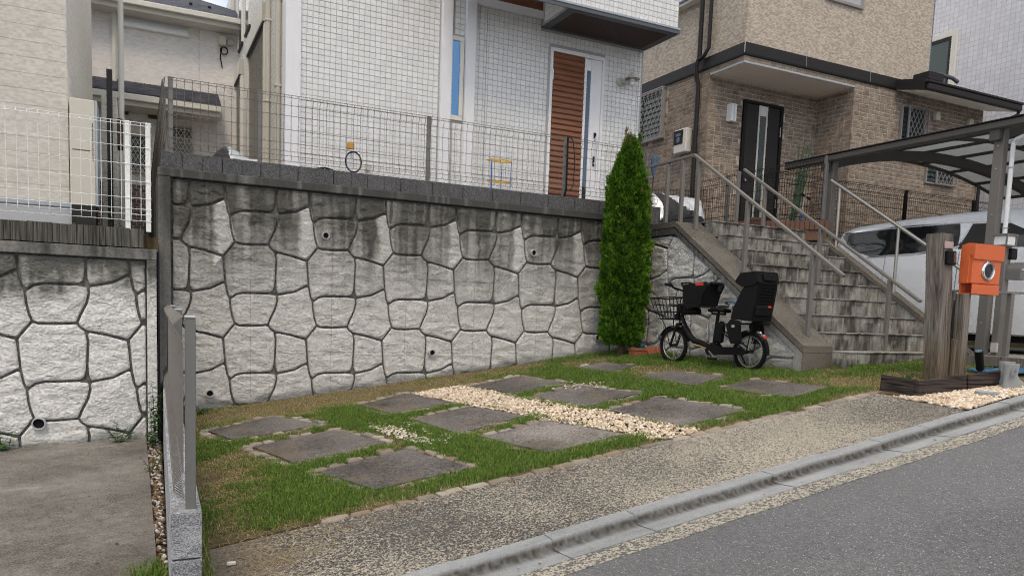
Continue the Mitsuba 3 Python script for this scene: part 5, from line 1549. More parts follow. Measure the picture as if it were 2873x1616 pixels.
put(van + '__windscreen', (np.array([(VX + .26, 5.27, 1.30), (VX + 1.46, 5.27, 1.30), (VX + 1.52, 4.34, .965), (VX + .20, 4.34, .965)]) + [0, -.012, .03], np.array([[0, 2, 1], [0, 3, 2]])), 'm_tinted')
put(van + '__roof_antenna', prism([(7.82, 1.40), (7.62, 1.40), (7.72, 1.425), (7.80, 1.47)], VX + .84, VX + .88, 'yz'), 'm_van')
put(van + '__rear_window', bx(VX + .3, 8.135, .85, VX + 1.42, 8.15, 1.15), 'm_tinted')
for y in (7.25, 4.20):
    for x in (VX + .06, VX + 1.46):
        k = put(van + '__wheel', revolve([(.18, 0), (.24, -.015), (.30, -.01), (.325, .03), (.325, .17), (.30, .20), (.18, .2)], (x, y, GZ_ + .325), 28, 0), 'm_rubber', smooth=35)
        put(k + '__rim', revolve([(.001, .02), (.06, .015), (.17, .03), (.20, .01), (.20, .19)], (x, y, GZ_ + .325), 20, 0), 'm_alu', smooth=35)
put(van + '__underbody', bx(VX + .12, 3.6, GZ_ + .12, VX + 1.6, 8.0, -.06), 'm_black')

# ================================================================ the child seat bicycle
bk = thing('bicycle', 'black electric bicycle with front and rear child seats parked by the stone cheek wall', 'bicycle')
BROT = math.radians(8)


def bput(key, m, mat, smooth=False, label=None):
    """Places a mesh made in the bicycle's own frame: x to its right, y forward from the rear hub, z up from the ground."""
    return put(key, mv(rot(m, (0, 0, 1), BROT), (5.99, 6.37, -.575)), mat, smooth=smooth, label=label)


def B(s, z, x=0.0):
    return (x, s, z)


def side(poly, x0, x1, soft=.015):
    pg = Polygon(poly)
    if soft:
        pg = pg.buffer(-soft).buffer(soft)
    return prism(pg, x0, x1, 'yz')


WR = .217
AX = {'rear': (0.0, .215), 'front': (1.135, .220)}
for nm, (s, z) in AX.items():
    w_ = bput(bk + '__wheel', tube(arc(B(s, z), WR - .022, 0, 2 * np.pi, 52, (0, 1, 0), (0, 0, 1))[:-1], .0225, 10, closed=True), 'm_rubber', smooth=True, label=nm + ' wheel of the bicycle')
    bput(w_ + '__rim', tube(arc(B(s, z), WR - .049, 0, 2 * np.pi, 48, (0, 1, 0), (0, 0, 1))[:-1], .0085, 8, closed=True), 'm_steel', smooth=True)
    bput(w_ + '__hub', revolve([(.001, -.05), (.024, -.05), (.018, -.03), (.018, .03), (.024, .05), (.001, .05)], B(s, z), 14, 0), 'm_black', smooth=35)
    for i in range(20):
        a = i * 2 * np.pi / 20; sx_ = .03 if i % 2 else -.03
        bput(w_ + '__spoke', tube([B(s + .02 * math.cos(a + .6), z + .02 * math.sin(a + .6), sx_), B(s + (WR - .052) * math.cos(a), z + (WR - .052) * math.sin(a), 0)], .0015, 4), 'm_steel')
    tr = []
    for a in np.linspace(0, 2 * np.pi, 64)[:-1]:
        c = B(s + (WR - .001) * math.cos(a), z + (WR - .001) * math.sin(a))
        for dx in (-.012, .012):
            tr.append(rot(bx(dx - .008, c[1] - .003, c[2] - .005, dx + .008, c[1] + .003, c[2] + .005), (1, 0, 0), a, (dx, c[1], c[2])))
    bput(w_ + '__tread', cat(tr), 'm_rubber')
fr = cat([tube([B(.985, .70), B(1.045, .475)], .024, 12), tube([B(1.03, .55), B(.965, .44), B(.875, .335), B(.81, .29), B(.70, .27), B(.52, .205)], [.030, .036, .036, .034, .034, .036], 12),
          tube([B(.515, .20), B(.475, .60)], .020, 12)] + [tube([B(.51, .195, .03 * q), B(0, AX['rear'][1], .055 * q)], .013, 8) for q in (-1, 1)] + [tube([B(.485, .47, .02 * q), B(0, AX['rear'][1], .06 * q)], .010, 8) for q in (-1, 1)] + [tube([B(1.045, .485, .05 * q), B(1.085, .36, .055 * q), B(1.135, .22, .055 * q)], .014, 8) for q in (-1, 1)] + [bx(-.06, 1.015, .455, .06, 1.075, .49, .01)])
bput(bk + '__frame', fr, 'm_black', smooth=40)
lt_ = [arc((0, .012, .006), .007, .6, 6.0, 12, (0, 1, 0), (0, 0, 1)), np.array([(0, .024, .006), (0, .028, -.002), (0, .033, .008), (0, .037, -.002), (0, .043, .008), (0, .047, 0), (0, .052, .006)]), arc((0, .062, .004), .006, 0, 6.3, 12, (0, 1, 0), (0, 0, 1))]
bput(bk + '__lettering', mv(rot(cat([tube(p, .0016, 5) for p in lt_]), (1, 0, 0), -2.2), (-.0385, 1.0, .52)), 'm_alu', label='small pale script lettering on the down tube')
bput(bk + '__battery', rot(cat([bx(-.045, .385, .285, .045, .465, .515, .02), bx(-.02, .40, .515, .02, .45, .53, .006)]), (1, 0, 0), .10, (0, .42, .40)), 'm_black')
bput(bk + '__battery_plate', rot(bx(-.0475, .40, .33, -.0455, .45, .47), (1, 0, 0), .10, (0, .42, .40)), 'm_rubber')
bput(bk + '__motor', side([(.42, .15), (.56, .14), (.60, .20), (.57, .26), (.45, .27), (.40, .21)], -.05, .05, .02), 'm_rubber')
bput(bk + '__motor_cover', revolve([(.001, -.078), (.045, -.076), (.05, -.06), (.05, 0)], B(.505, .192), 22, 0), 'm_blue_grey', smooth=35)
bput(bk + '__crank', bar(B(.505, .192, -.08), B(.40, .115, -.09), .016), 'm_steel')
bput(bk + '__crank', bar(B(.505, .192, .08), B(.61, .265, .09), .016), 'm_steel')
bput(bk + '__pedal', bx(-.175, .355, .10, -.095, .45, .123, .006), 'm_rubber')
bput(bk + '__pedal', bx(.095, .56, .255, .175, .655, .278, .006), 'm_rubber')
bput(bk + '__chain_case', side([(.52, .245), (.05, .255), (-.03, .215), (.03, .175), (.52, .15), (.56, .20)], -.085, -.07, .02), 'm_rubber')
for nm, a0, a1 in (('rear', -.1, 2.35), ('front', .45, 2.9)):
    s, z = AX[nm]; fd = []; da = (a1 - a0) / 17
    for a in np.linspace(a0, a1 - da, 17):
        if nm == 'rear':
            t0, t1 = math.pi - a, math.pi - a - da
        else:
            t0, t1 = a, a + da
        fd.append(bar(B(s + (WR + .016) * math.cos(t0), z + (WR + .016) * math.sin(t0)), B(s + (WR + .016) * math.cos(t1), z + (WR + .016) * math.sin(t1)), .055, .005, up=(0, math.cos(t0), math.sin(t0))))
    bput(bk + '__mudguard', cat(fd), 'm_black')
bput(bk + '__mudguard_stay', tube([B(1.135, .22, -.05), B(1.365, .30, -.03)], .003, 5), 'm_black')
bput(bk + '__mudguard_stay', tube([B(0, .215, -.05), B(-.20, .32, -.03)], .003, 5), 'm_black')
bput(bk + '__reflector', mv((IV * [.022, .012, .03], IF), B(1.385, .305)), 'm_blue_cloth', smooth=True, label='small pale blue reflector at the front wheel')
bput(bk + '__tail_light', mv((IV * [.022, .014, .026], IF), B(-.185, .378)), 'm_red', smooth=True)
bput(bk + '__light_bracket', cat([bx(-.012, -.18, .345, .012, -.10, .41, .004), bx(-.02, -.14, .405, .02, -.07, .44, .02)]), 'm_alu')
bput(bk + '__handlebar', cat([tube([B(.985, .70), B(.965, .86)], .016, 10), tube([B(1.00, .93, -.28), B(1.02, .925, -.21), B(1.06, .90, -.13), B(1.0, .87, -.03), B(.965, .86, 0), B(1.0, .87, .03), B(1.06, .90, .13), B(1.02, .925, .21), B(1.00, .93, .28)], .012, 10)]), 'm_black', smooth=True)
for q in (-1, 1):
    bput(bk + '__grip', tube([B(1.01, .928, q * .22), B(.995, .932, q * .33)], .018, 10), 'm_rubber', smooth=40)
    bput(bk + '__brake_lever', tube([B(1.04, .92, q * .19), B(1.09, .905, q * .22), B(1.07, .895, q * .31)], .006, 6), 'm_steel')
bput(bk + '__bell', mv((IV * [.022, .022, .022], IF), B(1.06, .945, -.19)), 'm_black', smooth=True)
bt, bb = [(1.40, .775, -.17), (1.40, .775, .15), (1.10, .80, .17), (1.08, .79, -.17)], [(1.30, .53, -.13), (1.30, .53, .12), (1.10, .535, .13), (1.08, .535, -.13)]
bw = []


def lerp(a, b, t):
    return tuple(np.array(a) * (1 - t) + np.array(b) * t)


for t in (0, .33, .66, 1):
    ring = [B(*lerp(bt[i], bb[i], t)) for i in range(4)]
    for i in range(4):
        bw.append(tube([ring[i], ring[(i + 1) % 4]], .0075 if t in (0, 1) else .0045, 6))
for i in range(4):
    for t in np.linspace(0, 1, 6)[:-1]:
        bw.append(tube([B(*lerp(bt[i], bt[(i + 1) % 4], t)), B(*lerp(bb[i], bb[(i + 1) % 4], t))], .0045, 5))
for t in np.linspace(0, 1, 6):
    bw.append(tube([B(*lerp(bb[0], bb[1], t)), B(*lerp(bb[3], bb[2], t))], .004, 5))
    bw.append(tube([B(*lerp(bb[0], bb[3], t)), B(*lerp(bb[1], bb[2], t))], .004, 5))
bput(bk + '__basket', cat(bw), 'm_black')
bput(bk + '__basket_stay', tube([B(1.26, .53, -.10), B(1.22, .44, -.07), B(1.14, .22, -.06)], .006, 6), 'm_black')
bput(bk + '__basket_stay', tube([B(1.26, .53, .10), B(1.22, .44, .07), B(1.14, .22, .06)], .006, 6), 'm_black')
bput(bk + '__head_lamp', cat([bx(-.04, 1.07, .52, .04, 1.12, .60, .015), bx(-.05, 1.03, .60, .05, 1.09, .72, .02)]), 'm_rubber')
# front seat: a tub of sides, back and floor
FP = [(.90, .935), (.75, .945), (.55, .968), (.53, .93), (.585, .83), (.625, .70), (.67, .68), (.84, .675), (.875, .71), (.89, .80)]
fs = bput(bk + '__front_child_seat', cat([side(FP, -.150, -.132), side(FP, .132, .150), side([(.56, .962), (.535, .93), (.58, .83), (.615, .695), (.66, .683), (.87, .675), (.895, .70), (.88, .73), (.86, .70), (.67, .71), (.64, .72), (.605, .84), (.575, .95)], -.1319, .1319, .004)]), 'm_black', label='black front child seat behind the basket')
bput(fs + '__label', bx(-.153, .585, .925, -.1505, .70, .957), 'm_red', label='red label on the front child seat')
bput(fs + '__recess', side([(.84, .865), (.66, .875), (.64, .80), (.67, .73), (.84, .72)], -.1535, -.1505, .02), 'm_rubber')
bput(fs + '__strap', bx(-.155, .60, .72, -.1512, .628, .90, .001), 'm_rubber')
bput(fs + '__rail', tube([B(.89, .90, -.14), B(.95, .955, -.12), B(.96, .965, 0), B(.95, .955, .12), B(.89, .90, .14)], .011, 8), 'm_black', smooth=True)
bput(fs + '__hook', cat([bx(-.09, .50, .935, .09, .555, .972, .012), bx(.02, .505, .86, .08, .56, .935, .012)]), 'm_black')
bput(fs + '__under_box', bx(-.07, .775, .59, .07, .955, .674, .02), 'm_rubber')
sd = []
for t in np.linspace(0, 1, 9):
    w = np.interp(t, [0, .35, .7, 1], [.075, .08, .035, .022]); y = .35 + .26 * t; z = .648 + .012 * math.sin(t * 3.1)
    a = np.linspace(0, 2 * np.pi, 13)[:-1]
    sd.append(np.column_stack([w * np.cos(a), np.full(12, y), z + .026 * np.sin(a) * (1 if t < .9 else .7)]))
sv = np.vstack(sd)
sfc = [[i * 12 + k, i * 12 + (k + 1) % 12, (i + 1) * 12 + (k + 1) % 12] for i in range(8) for k in range(12)] + [[i * 12 + k, (i + 1) * 12 + (k + 1) % 12, (i + 1) * 12 + k] for i in range(8) for k in range(12)] + [[0, k + 1, k] for k in range(1, 11)] + [[96, 96 + k, 96 + k + 1] for k in range(1, 11)]
bput(bk + '__saddle', (sv, np.array(sfc)[:, ::-1]), 'm_rubber', smooth=40)
bput(bk + '__saddle_frame', cat([tube([B(.475, .58), B(.465, .635)], .015, 8), bx(-.05, .39, .60, .05, .54, .625, .01)]), 'm_black')
bput(bk + '__rack', cat([tube([B(.36, .505, q * .06), B(-.20, .525, q * .06)], .008, 6) for q in (-1, 1)] + [tube([B(y, .515, -.06), B(y, .515, .06)], .006, 6) for y in (-.19, -.05, .1, .25)] + [tube([B(-.06, .52, q * .06), B(0, .215, q * .06)], .007, 6) for q in (-1, 1)]), 'm_black')
# rear seat
RP = [(.155, .56), (-.115, .545), (-.15, .735), (-.175, .935), (-.15, .965), (-.02, .93), (.025, .88), (.125, .69)]
rs = bput(bk + '__rear_child_seat', cat([side(RP, -.165, -.145), side(RP, .145, .165), side([(-.12, .545), (-.18, .94), (-.16, 1.065), (-.135, 1.065), (-.152, .94), (-.095, .60), (.15, .59), (.155, .56)], -.1449, .1449, .003)]), 'm_black', label='tall black rear child seat with head guard')
HP = [(.05, 1.055), (-.155, 1.072), (-.185, .955), (-.12, .925), (.015, .905), (.115, .955), (.105, .985)]
bput(rs + '__head_guard', cat([side(HP, -.178, -.158), side(HP, .158, .178), side([(-.15, 1.045), (.045, 1.033), (.05, 1.055), (-.155, 1.073)], -.1579, .1579, 0), side([(-.19, .95), (-.165, .95), (-.13, 1.045), (-.155, 1.06)], -.1579, .1579, 0)]), 'm_black')
bput(rs + '__head_pocket', rot(bx(-.09, -.20, .97, .12, -.18, 1.045, .006), (1, 0, 0), -.28, (0, -.18, 1.0)), 'm_rubber')
lat = [bx(x - .005, -.012, 0, x + .005, .004, .20) for x in np.linspace(-.12, .12, 9)] + [bx(-.125, -.014, z - .005, .125, .002, z + .005) for z in np.linspace(.0, .20, 7)]
bput(rs + '__back_lattice', mv(rot(cat(lat), (1, 0, 0), .145), B(-.148, .745)), 'm_rubber', label='open lattice in the back of the rear seat')
bput(rs + '__back_pad', rot(bx(-.13, -.165, .60, .13, -.125, .715, .015), (1, 0, 0), .14, (0, -.14, .66)), 'm_rubber')
bput(rs + '__reflector', mv((IV * [.028, .012, .014], IF), B(-.172, .70, .06)), 'm_red', smooth=True)
bput(rs + '__hand_rail', tube([B(.09, .745, -.155), B(.22, .755, -.15), B(.29, .735, -.10), B(.31, .72, 0), B(.29, .735, .10), B(.22, .755, .15), B(.09, .745, .155)], .013, 8), 'm_blue_grey', smooth=True)
bput(rs + '__lamp_mount', bx(-.04, .255, .665, .04, .30, .72, .008), 'm_alu')
GPL = [(.125, .56), (.0, .545), (-.03, .33), (.0, .305), (.105, .295), (.12, .32), (.185, .49)]
for q in (-1, 1):
    k = bput(rs + '__foot_guard', side(GPL, q * .19 - .009, q * .19 + .009, .012), 'm_black')
    bput(k + '__foot_rest', bx(q * .15 - .030, -.02, .297, q * .15 + .030, .10, .318, .008), 'm_black')
    bput(k + '__shin_rail', bx(q * .203 - .004, .0, .32, q * .203 + .003, .06, .50, .002), 'm_rubber')
bput(rs + '__foot_sticker', bx(-.2075, .06, .47, -.1995, .10, .50), 'm_alu')
bput(bk + '__stand', cat([tube([B(.16, .18, q * .05), B(.10, .0, q * .12)], .010, 7) for q in (-1, 1)] + [tube([B(.10, .005, -.12), B(.10, .005, .12)], .010, 7)]), 'm_black')
bput(bk + '__cable', tube([B(.78, .255, -.04), B(.66, .235, -.05), B(.56, .215, -.06)], .006, 6), 'm_ochre')
for q in (-1, 1):
    bput(bk + '__cable', tube([B(1.02, .90, q * .10), B(1.10, .79, q * .05), B(1.0, .60, q * .03)], .004, 6), 'm_black')

# ================================================================ gate post corner
def tilt(m, base, sx, sy=0.0):
    v, f = m if isinstance(m, tuple) else (np.asarray(m.vertices), np.asarray(m.faces))
    v = np.array(v, float); h = v[:, 2] - base
    v[:, 0] += sx * h; v[:, 1] += sy * h
    return v, f


tp = thing('timber_post', 'tall weathered square timber gate post with a black intercom', 'post')
pz = np.linspace(-.75, .835, 20); pv, pf = [], []
for z in pz:
    o = .0025 * np.array([math.sin(z * 9), math.cos(z * 7)])
    sec = np.array([(6.685, 4.640), (6.835, 4.640), (6.845, 4.65), (6.845, 4.790), (6.835, 4.80), (6.685, 4.80), (6.675, 4.79), (6.675, 4.65)]) + o
    pv.append(np.column_stack([sec, np.full(8, z)]))
pv = np.vstack(pv)
for i in range(19):
    for k in range(8):
        l = (k + 1) % 8
        pf += [[i * 8 + k, i * 8 + l, (i + 1) * 8 + l], [i * 8 + k, (i + 1) * 8 + l, (i + 1) * 8 + k]]
pf += [[152, 152 + k, 152 + k + 1] for k in range(1, 7)]
LEAN = -.098
put(tp + '__timber', tilt((pv, np.array(pf)), -.52, LEAN), 'm_timber')
put(tp + '__crack', tilt(cat([bx(6.755, 4.6385, -.52, 6.759, 4.6392, .5), bx(6.79, 4.6385, -.3, 6.793, 4.6392, .8)]), -.52, LEAN), 'm_bark')
ic = thing('intercom', 'black intercom box fixed to the tall timber post', 'intercom')
put(ic + '__case', tilt(bx(6.715, 4.60, .555, 6.835, 4.6385, .68, .008), -.52, LEAN), 'm_black')
put(ic + '__button', tilt(bx(6.785, 4.594, .57, 6.822, 4.5995, .665, .004), -.52, LEAN), 'm_pot')
np_ = one('name_plate', tilt(bx(6.705, 4.628, .70, 6.825, 4.6375, .762, .003), -.52, LEAN), 'm_plate', 'blank brownish name plate near the top of the timber post', 'name plate')
t2 = thing('timber_post', 'shorter weathered plank standing right behind the tall timber post', 'post')
put(t2 + '__timber', bx(6.862, 4.60, -.7, 6.925, 4.70, .246, .008), 'm_timber')
put(t2 + '__timber', bx(6.80, 4.585, -.7, 6.86, 4.635, -.12, .004), 'm_timber')
ed = thing('timber_edging', 'low dark stained timber edging around the foot of the gate post', 'edging')
for a, b, z in (((6.035, 4.74), (5.99, 4.345), -.595), ((6.0, 4.318), (6.46, 4.232), -.57), ((6.475, 4.23), (6.90, 4.15), -.52)):
    za, zb = float(gz(*a)) + .045, float(gz(*b)) + .050
    put(ed + '__board', bar((*a, za), (*b, zb), .038, .20, b=.01), 'm_dark_timber')
put(ed + '__corner_peg', bx(5.955, 4.30, -.75, 6.005, 4.345, -.475, .008), 'm_dark_timber')

mb = thing('mailbox', 'bright orange mailbox with a chrome porthole on a grey post', 'mailbox')
put(mb + '__body', bx(6.825, 4.51, .395, 7.235, 4.615, .69, .006), 'm_orange')
put(mb + '__back', bx(6.815, 4.595, .33, 7.245, 4.64, .73, .006) if 0 else bx(6.83, 4.6155, .30, 7.23, 4.63, .72, .003), 'm_orange')
put(mb + '__lid', prism([(4.495, .615), (4.495, .752), (4.56, .760), (4.625, .742), (4.625, .66), (4.508, .645), (4.508, .615)], 6.815, 7.249, 'yz'), 'm_orange')
put(mb + '__chute', cat([bx(6.84, 4.508, .298, 7.238, 4.518, .390, .003), bx(6.84, 4.518, .298, 7.238, 4.614, .306)]), 'm_orange')
put(mb + '__side', bx(6.815, 4.5405, .394, 6.8245, 4.63, .70, .003), 'm_orange')
ph = put(mb + '__porthole', revolve([(.062, -.002), (.064, -.014), (.080, -.018), (.088, -.010), (.090, 0)], (7.04, 4.508, .515), 30, 1), 'm_chrome', smooth=35)
put(ph + '__glass', revolve([(.001, -.006), (.063, -.004)], (7.04, 4.508, .515), 26, 1), 'm_tinted', smooth=True)
for a in (.3, 1.87, 3.44, 5.0):
    put(ph + '__clip', bx(7.04 + .088 * math.cos(a) - .007, 4.496, .515 + .088 * math.sin(a) - .007, 7.04 + .088 * math.cos(a) + .007, 4.506, .515 + .088 * math.sin(a) + .007, .002), 'm_chrome')
put(mb + '__post', tilt(bx(6.815, 4.535, -.7, 6.905, 4.625, .30, .005), -.5, -.03), 'm_timber')

gp = thing('function_pole', 'slim grey gate pole with a small mailbox and lamp behind the orange mailbox', 'gate pole')
put(gp + '__pole', bx(8.165, 5.05, -.32, 8.255, 5.12, .86, .006), 'm_warm_metal')
k = put(gp + '__mailbox', mv(prism([(8.19, .505)] + [(8.19 + .08 - .08 * math.cos(a), .60 + .085 * math.sin(a)) for a in np.linspace(0, math.pi, 12)] + [(8.35, .505)], 4.90, 5.049, 'xz'), (0, 0, 0)), 'm_grey_metal', smooth=40)
put(k + '__flap', bx(8.20, 4.893, .595, 8.34, 4.8995, .615, .002), 'm_alu')
put(gp + '__intercom', bx(8.20, 5.01, .715, 8.295, 5.049, .83, .006), 'm_black')
k = put(gp + '__lamp', bx(8.10, 5.02, .862, 8.25, 5.15, .955, .003), 'm_lens')
put(k + '__cage', cat([bx(8.085, 5.005, .956, 8.275, 5.165, .975), bx(8.095, 5.012, .845, 8.265, 5.158, .8615)] + [bx(x, y, .862, x + .012, y + .012, .956) for x in (8.09, 8.251) for y in (5.008, 5.151)]), 'm_warm_metal')
put(gp + '__socket', bx(8.13, 5.035, -.26, 8.163, 5.10, -.16, .003), 'm_cream')
rl = thing('low_rail', 'low grey rail on slim posts behind the timber post and orange mailbox', 'rail')
put(rl + '__rail', bar((6.98, 4.87, .335), (9.6, 4.87, .40), .045, .022, b=.003), 'm_warm_metal')
for x in (7.10, 8.02, 9.2):
    put(rl + '__post', bx(x - .027, 4.845, float(gz(x, 4.87)) - .1, x + .027, 4.895, .33 + .025 * (x - 6.98), .003), 'm_warm_metal')
sp = thing('garden_spotlight', 'small black garden spotlight on the ground beside the grey boots', 'spotlight')
a_, b_ = np.array((6.935, 4.42, -.395)), np.array((6.855, 4.40, -.215))
put(sp + '__housing', cat([tube([a_ + (b_ - a_) * t for t in (0, .08, .5, .96, 1)], [.02, .034, .034, .036, .036], 18)]), 'm_black', smooth=40)
put(sp + '__lens', tube([b_, b_ + (b_ - a_) * .012], .029, 18), 'm_blue_grey')
put(sp + '__base', cat([bx(6.905, 4.39, -.50, 6.965, 4.45, -.41, .012), tube([(6.95, 4.42, -.41), (6.99, 4.41, -.40), (7.0, 4.41, -.48)], .007, 6)]), 'm_black')


def boot(cx, cy, zb, ang):
    secs = [(0.0, .045, .062, -.005), (.03, .052, .066, .0), (.10, .046, .060, .0), (.16, .050, .064, .005), (.222, .056, .070, .008)]
    n = 20; V, F = [], []
    a = np.arange(n) * 2 * np.pi / n
    foot = [(0, .044, .115), (.012, .050, .122), (.05, .050, .118), (.085, .046, .085)]
    for z, wy, wx, cxo in [(0.0, .045, .122, .055), (.012, .05, .128, .056), (.045, .049, .122, .052), (.072, .047, .098, .034), (.095, .046, .075, .012), (.13, .047, .063, .0), (.18, .052, .067, .0), (.218, .057, .072, .0), (.224, .057, .072, .0), (.222, .050, .064, .0), (.16, .044, .056, .0)]:
        V.append(np.column_stack([cxo + wx * np.cos(a), wy * np.sin(a), np.full(n, z)]))
    V = np.vstack(V); m = len(V) // n
    for i in range(m - 1):
        for k in range(n):
            l = (k + 1) % n
            F += [[i * n + k, i * n + l, (i + 1) * n + l], [i * n + k, (i + 1) * n + l, (i + 1) * n + k]]
    F += [[0, k + 1, k] for k in range(1, n - 1)]
    o = (m - 1) * n
    F += [[o, o + k, o + k + 1] for k in range(1, n - 1)]
    return mv(rot((V, np.array(F)), (0, 0, 1), ang), (cx, cy, zb))


bt_ = thing('boot_planter', 'pair of grey rubber boot shaped planters standing on the pebbles', 'planter')
put(bt_ + '__boot', boot(6.74, 4.03, -.525, -.15), 'm_boot', smooth=True)
put(bt_ + '__boot', boot(6.86, 4.14, -.515, -.15), 'm_boot', smooth=True)
em = []
for i in range(4):
    em.append(tube(arc((6.70, 3.976, -.375), .028 - .006 * i, i * .9, i * .9 + 4.6, 14, (.98, -.15, 0), (0, 0, 1)), .003, 5))
put(bt_ + '__emblem', cat(em + [tube([(6.675, 3.979, -.345), (6.70, 3.974, -.335), (6.727, 3.971, -.348), (6.725, 3.971, -.395), (6.70, 3.975, -.42), (6.672, 3.98, -.40), (6.675, 3.979, -.345)], .0028, 5)]), 'm_boot', label='raised rosette emblem on the boot shaft')
one('cover_plate', revolve([(.001, .012), (.088, .012), (.093, .006), (.095, -.03)], (6.40, 4.0, float(gz(6.40, 4.0)) + .025), 28), 'm_kerb', 'round grey cover lying in the pebbles below the boots', 'cover', smooth=35)
bm = sheet(Polygon([(7.30, 4.62), (7.95, 4.35), (8.05, 4.62), (7.45, 4.92)]), .035, .01, .05, bump=.05, seed=4)
one('blue_mat', bm, 'm_blue_mat', 'crumpled bright blue mat lying behind the spotlight', 'mat', smooth=True)

# ================================================================ small things
pl_ = thing('planter', 'low terracotta trough beside the conifer trunk', 'planter')
put(pl_ + '__trough', cat([bx(5.79, 8.22, -.60, 5.99, 8.38, -.445, .01), bx(5.78, 8.21, -.475, 6.0, 8.39, -.440, .006)]), 'm_terracotta')
put(pl_ + '__earth', bx(5.80, 8.23, -.44, 5.98, 8.37, -.437), 'm_soil')
gt = thing('roof_tile', 'ribbed terracotta tile leaning on the trough next to the conifer', 'tile')
for k in range(5):
    x = 6.0 + k * .048
    put(gt + '__rib', rot(tube([(x + .012, 8.17, -.565), (x - .016, 8.25, -.425)], .026, 10), (0, 0, 1), 0, (x, 8.3, -.5)), 'm_terracotta', smooth=40)
fp_ = thing('flower_pot', 'small blue green glazed pot on the terracotta trough', 'pot')
put(fp_ + '__pot', revolve([(.001, 0), (.025, 0), (.036, .03), (.032, .055), (.026, .05), (.001, .05)], (5.96, 8.31, -.437), 16), 'm_blue_mat', smooth=True)
herb('shrub', 'tiny plant growing in the terracotta trough', 'plant', 5.86, 8.30, -.437, .10, 4, 12, G2, .03, .05, 4)
pt = thing('flower_pot', 'round brown flower pot at the top of the steps', 'pot')
put(pt + '__pot', revolve([(.001, 0), (.075, 0), (.085, .03), (.105, .13), (.118, .132), (.118, .165), (.105, .165), (.10, .14), (.001, .135)], (7.80, 8.36, 1.232), 28), 'm_pot', smooth=35)

pb_ = thing('garden_stakes', 'bundle of green garden stakes leaning in the porch corner', 'stakes')
q = np.random.default_rng(91)
V, F, C = [], [], []
for i in range(150):
    if i < 50:
        x, y = q.uniform(.4, 5.6), 0; y = float(cobl(x)) - abs(q.normal(0, .25)); z = float(gz(x, y)) + .006
    elif i < 85:
        x = q.uniform(.8, 6.5); y = float(kf(x)) - q.uniform(.03, .17); z = float(gz(x, y)) - .030
    elif i < 125:
        x, y = q.uniform(.5, 5.8), q.uniform(4.7, 8.6); z = float(gz(x, y)) + .03
    else:
        x, y = q.uniform(-1.6, .05), q.uniform(4.6, 7.9); z = float(slabz(x, y)) + .006
    a, l, w = q.uniform(0, 6.28), q.uniform(.012, .030), q.uniform(.3, .55)
    d_, s_ = np.array([math.cos(a), math.sin(a), q.normal(0, .15)]), np.array([-math.sin(a), math.cos(a), q.normal(0, .2)])
    o = np.array([x, y, z]); k = len(V) * 4
    V.append([o, o + d_ * l * .5 + s_ * l * w, o + d_ * l + [0, 0, .004], o + d_ * l * .5 - s_ * l * w]); F += [[k, k + 1, k + 2], [k, k + 2, k + 3]]
    C += [np.array([(.30, .19, .08), (.20, .12, .06), (.38, .28, .12), (.24, .09, .05), (.15, .11, .05)][int(q.integers(5))])] * 4
one('leaf_litter', (np.array(V).reshape(-1, 3), np.array(F)), 'm_leaf', 'small dry fallen leaves scattered over pavement, gutter and slabs', 'leaves', kind='stuff', color=np.array(C))
r = np.random.default_rng(8)
for i in range(16):
    a = np.array((9.45 + r.normal(0, .05), 9.34 + r.normal(0, .03), 1.357)); b = np.array((10.42 + r.normal(0, .09), 10.05 + r.normal(0, .05), 2.88 + r.normal(0, .10)))
    put(pb_ + '__stake', tube([a, (a + b) / 2, b], .0085, 6), 'm_green_pole')
ks = thing('kick_scooter', 'blue and silver kick scooter leaning near the green stakes', 'scooter')
put(ks + '__stem', cat([tube([(9.19, 8.86, 1.66), (9.255, 8.88, 1.89)], .014, 8)]), 'm_alu')
put(ks + '__stem', cat([tube([(9.12, 8.84, 1.42), (9.19, 8.86, 1.66)], .018, 8)]), 'm_blue_wire')
put(ks + '__handlebar', tube([(9.14, 8.83, 1.915), (9.255, 8.88, 1.895), (9.40, 8.92, 1.875)], .012, 8), 'm_black')
put(ks + '__grip', tube([(9.13, 8.83, 1.917), (9.18, 8.845, 1.908)], .018, 8), 'm_black')
put(ks + '__grip', tube([(9.35, 8.91, 1.882), (9.41, 8.925, 1.873)], .018, 8), 'm_black')
put(ks + '__deck', bx(9.10, 8.82, 1.385, 9.60, 8.92, 1.405, .006), 'm_blue_wire')
for x in (9.11, 9.60):
    put(ks + '__wheel', revolve([(.001, -.012), (.03, -.012), (.032, 0), (.03, .012), (.001, .012)], (x, 8.87, 1.388), 16, 1), 'm_rubber', smooth=40)


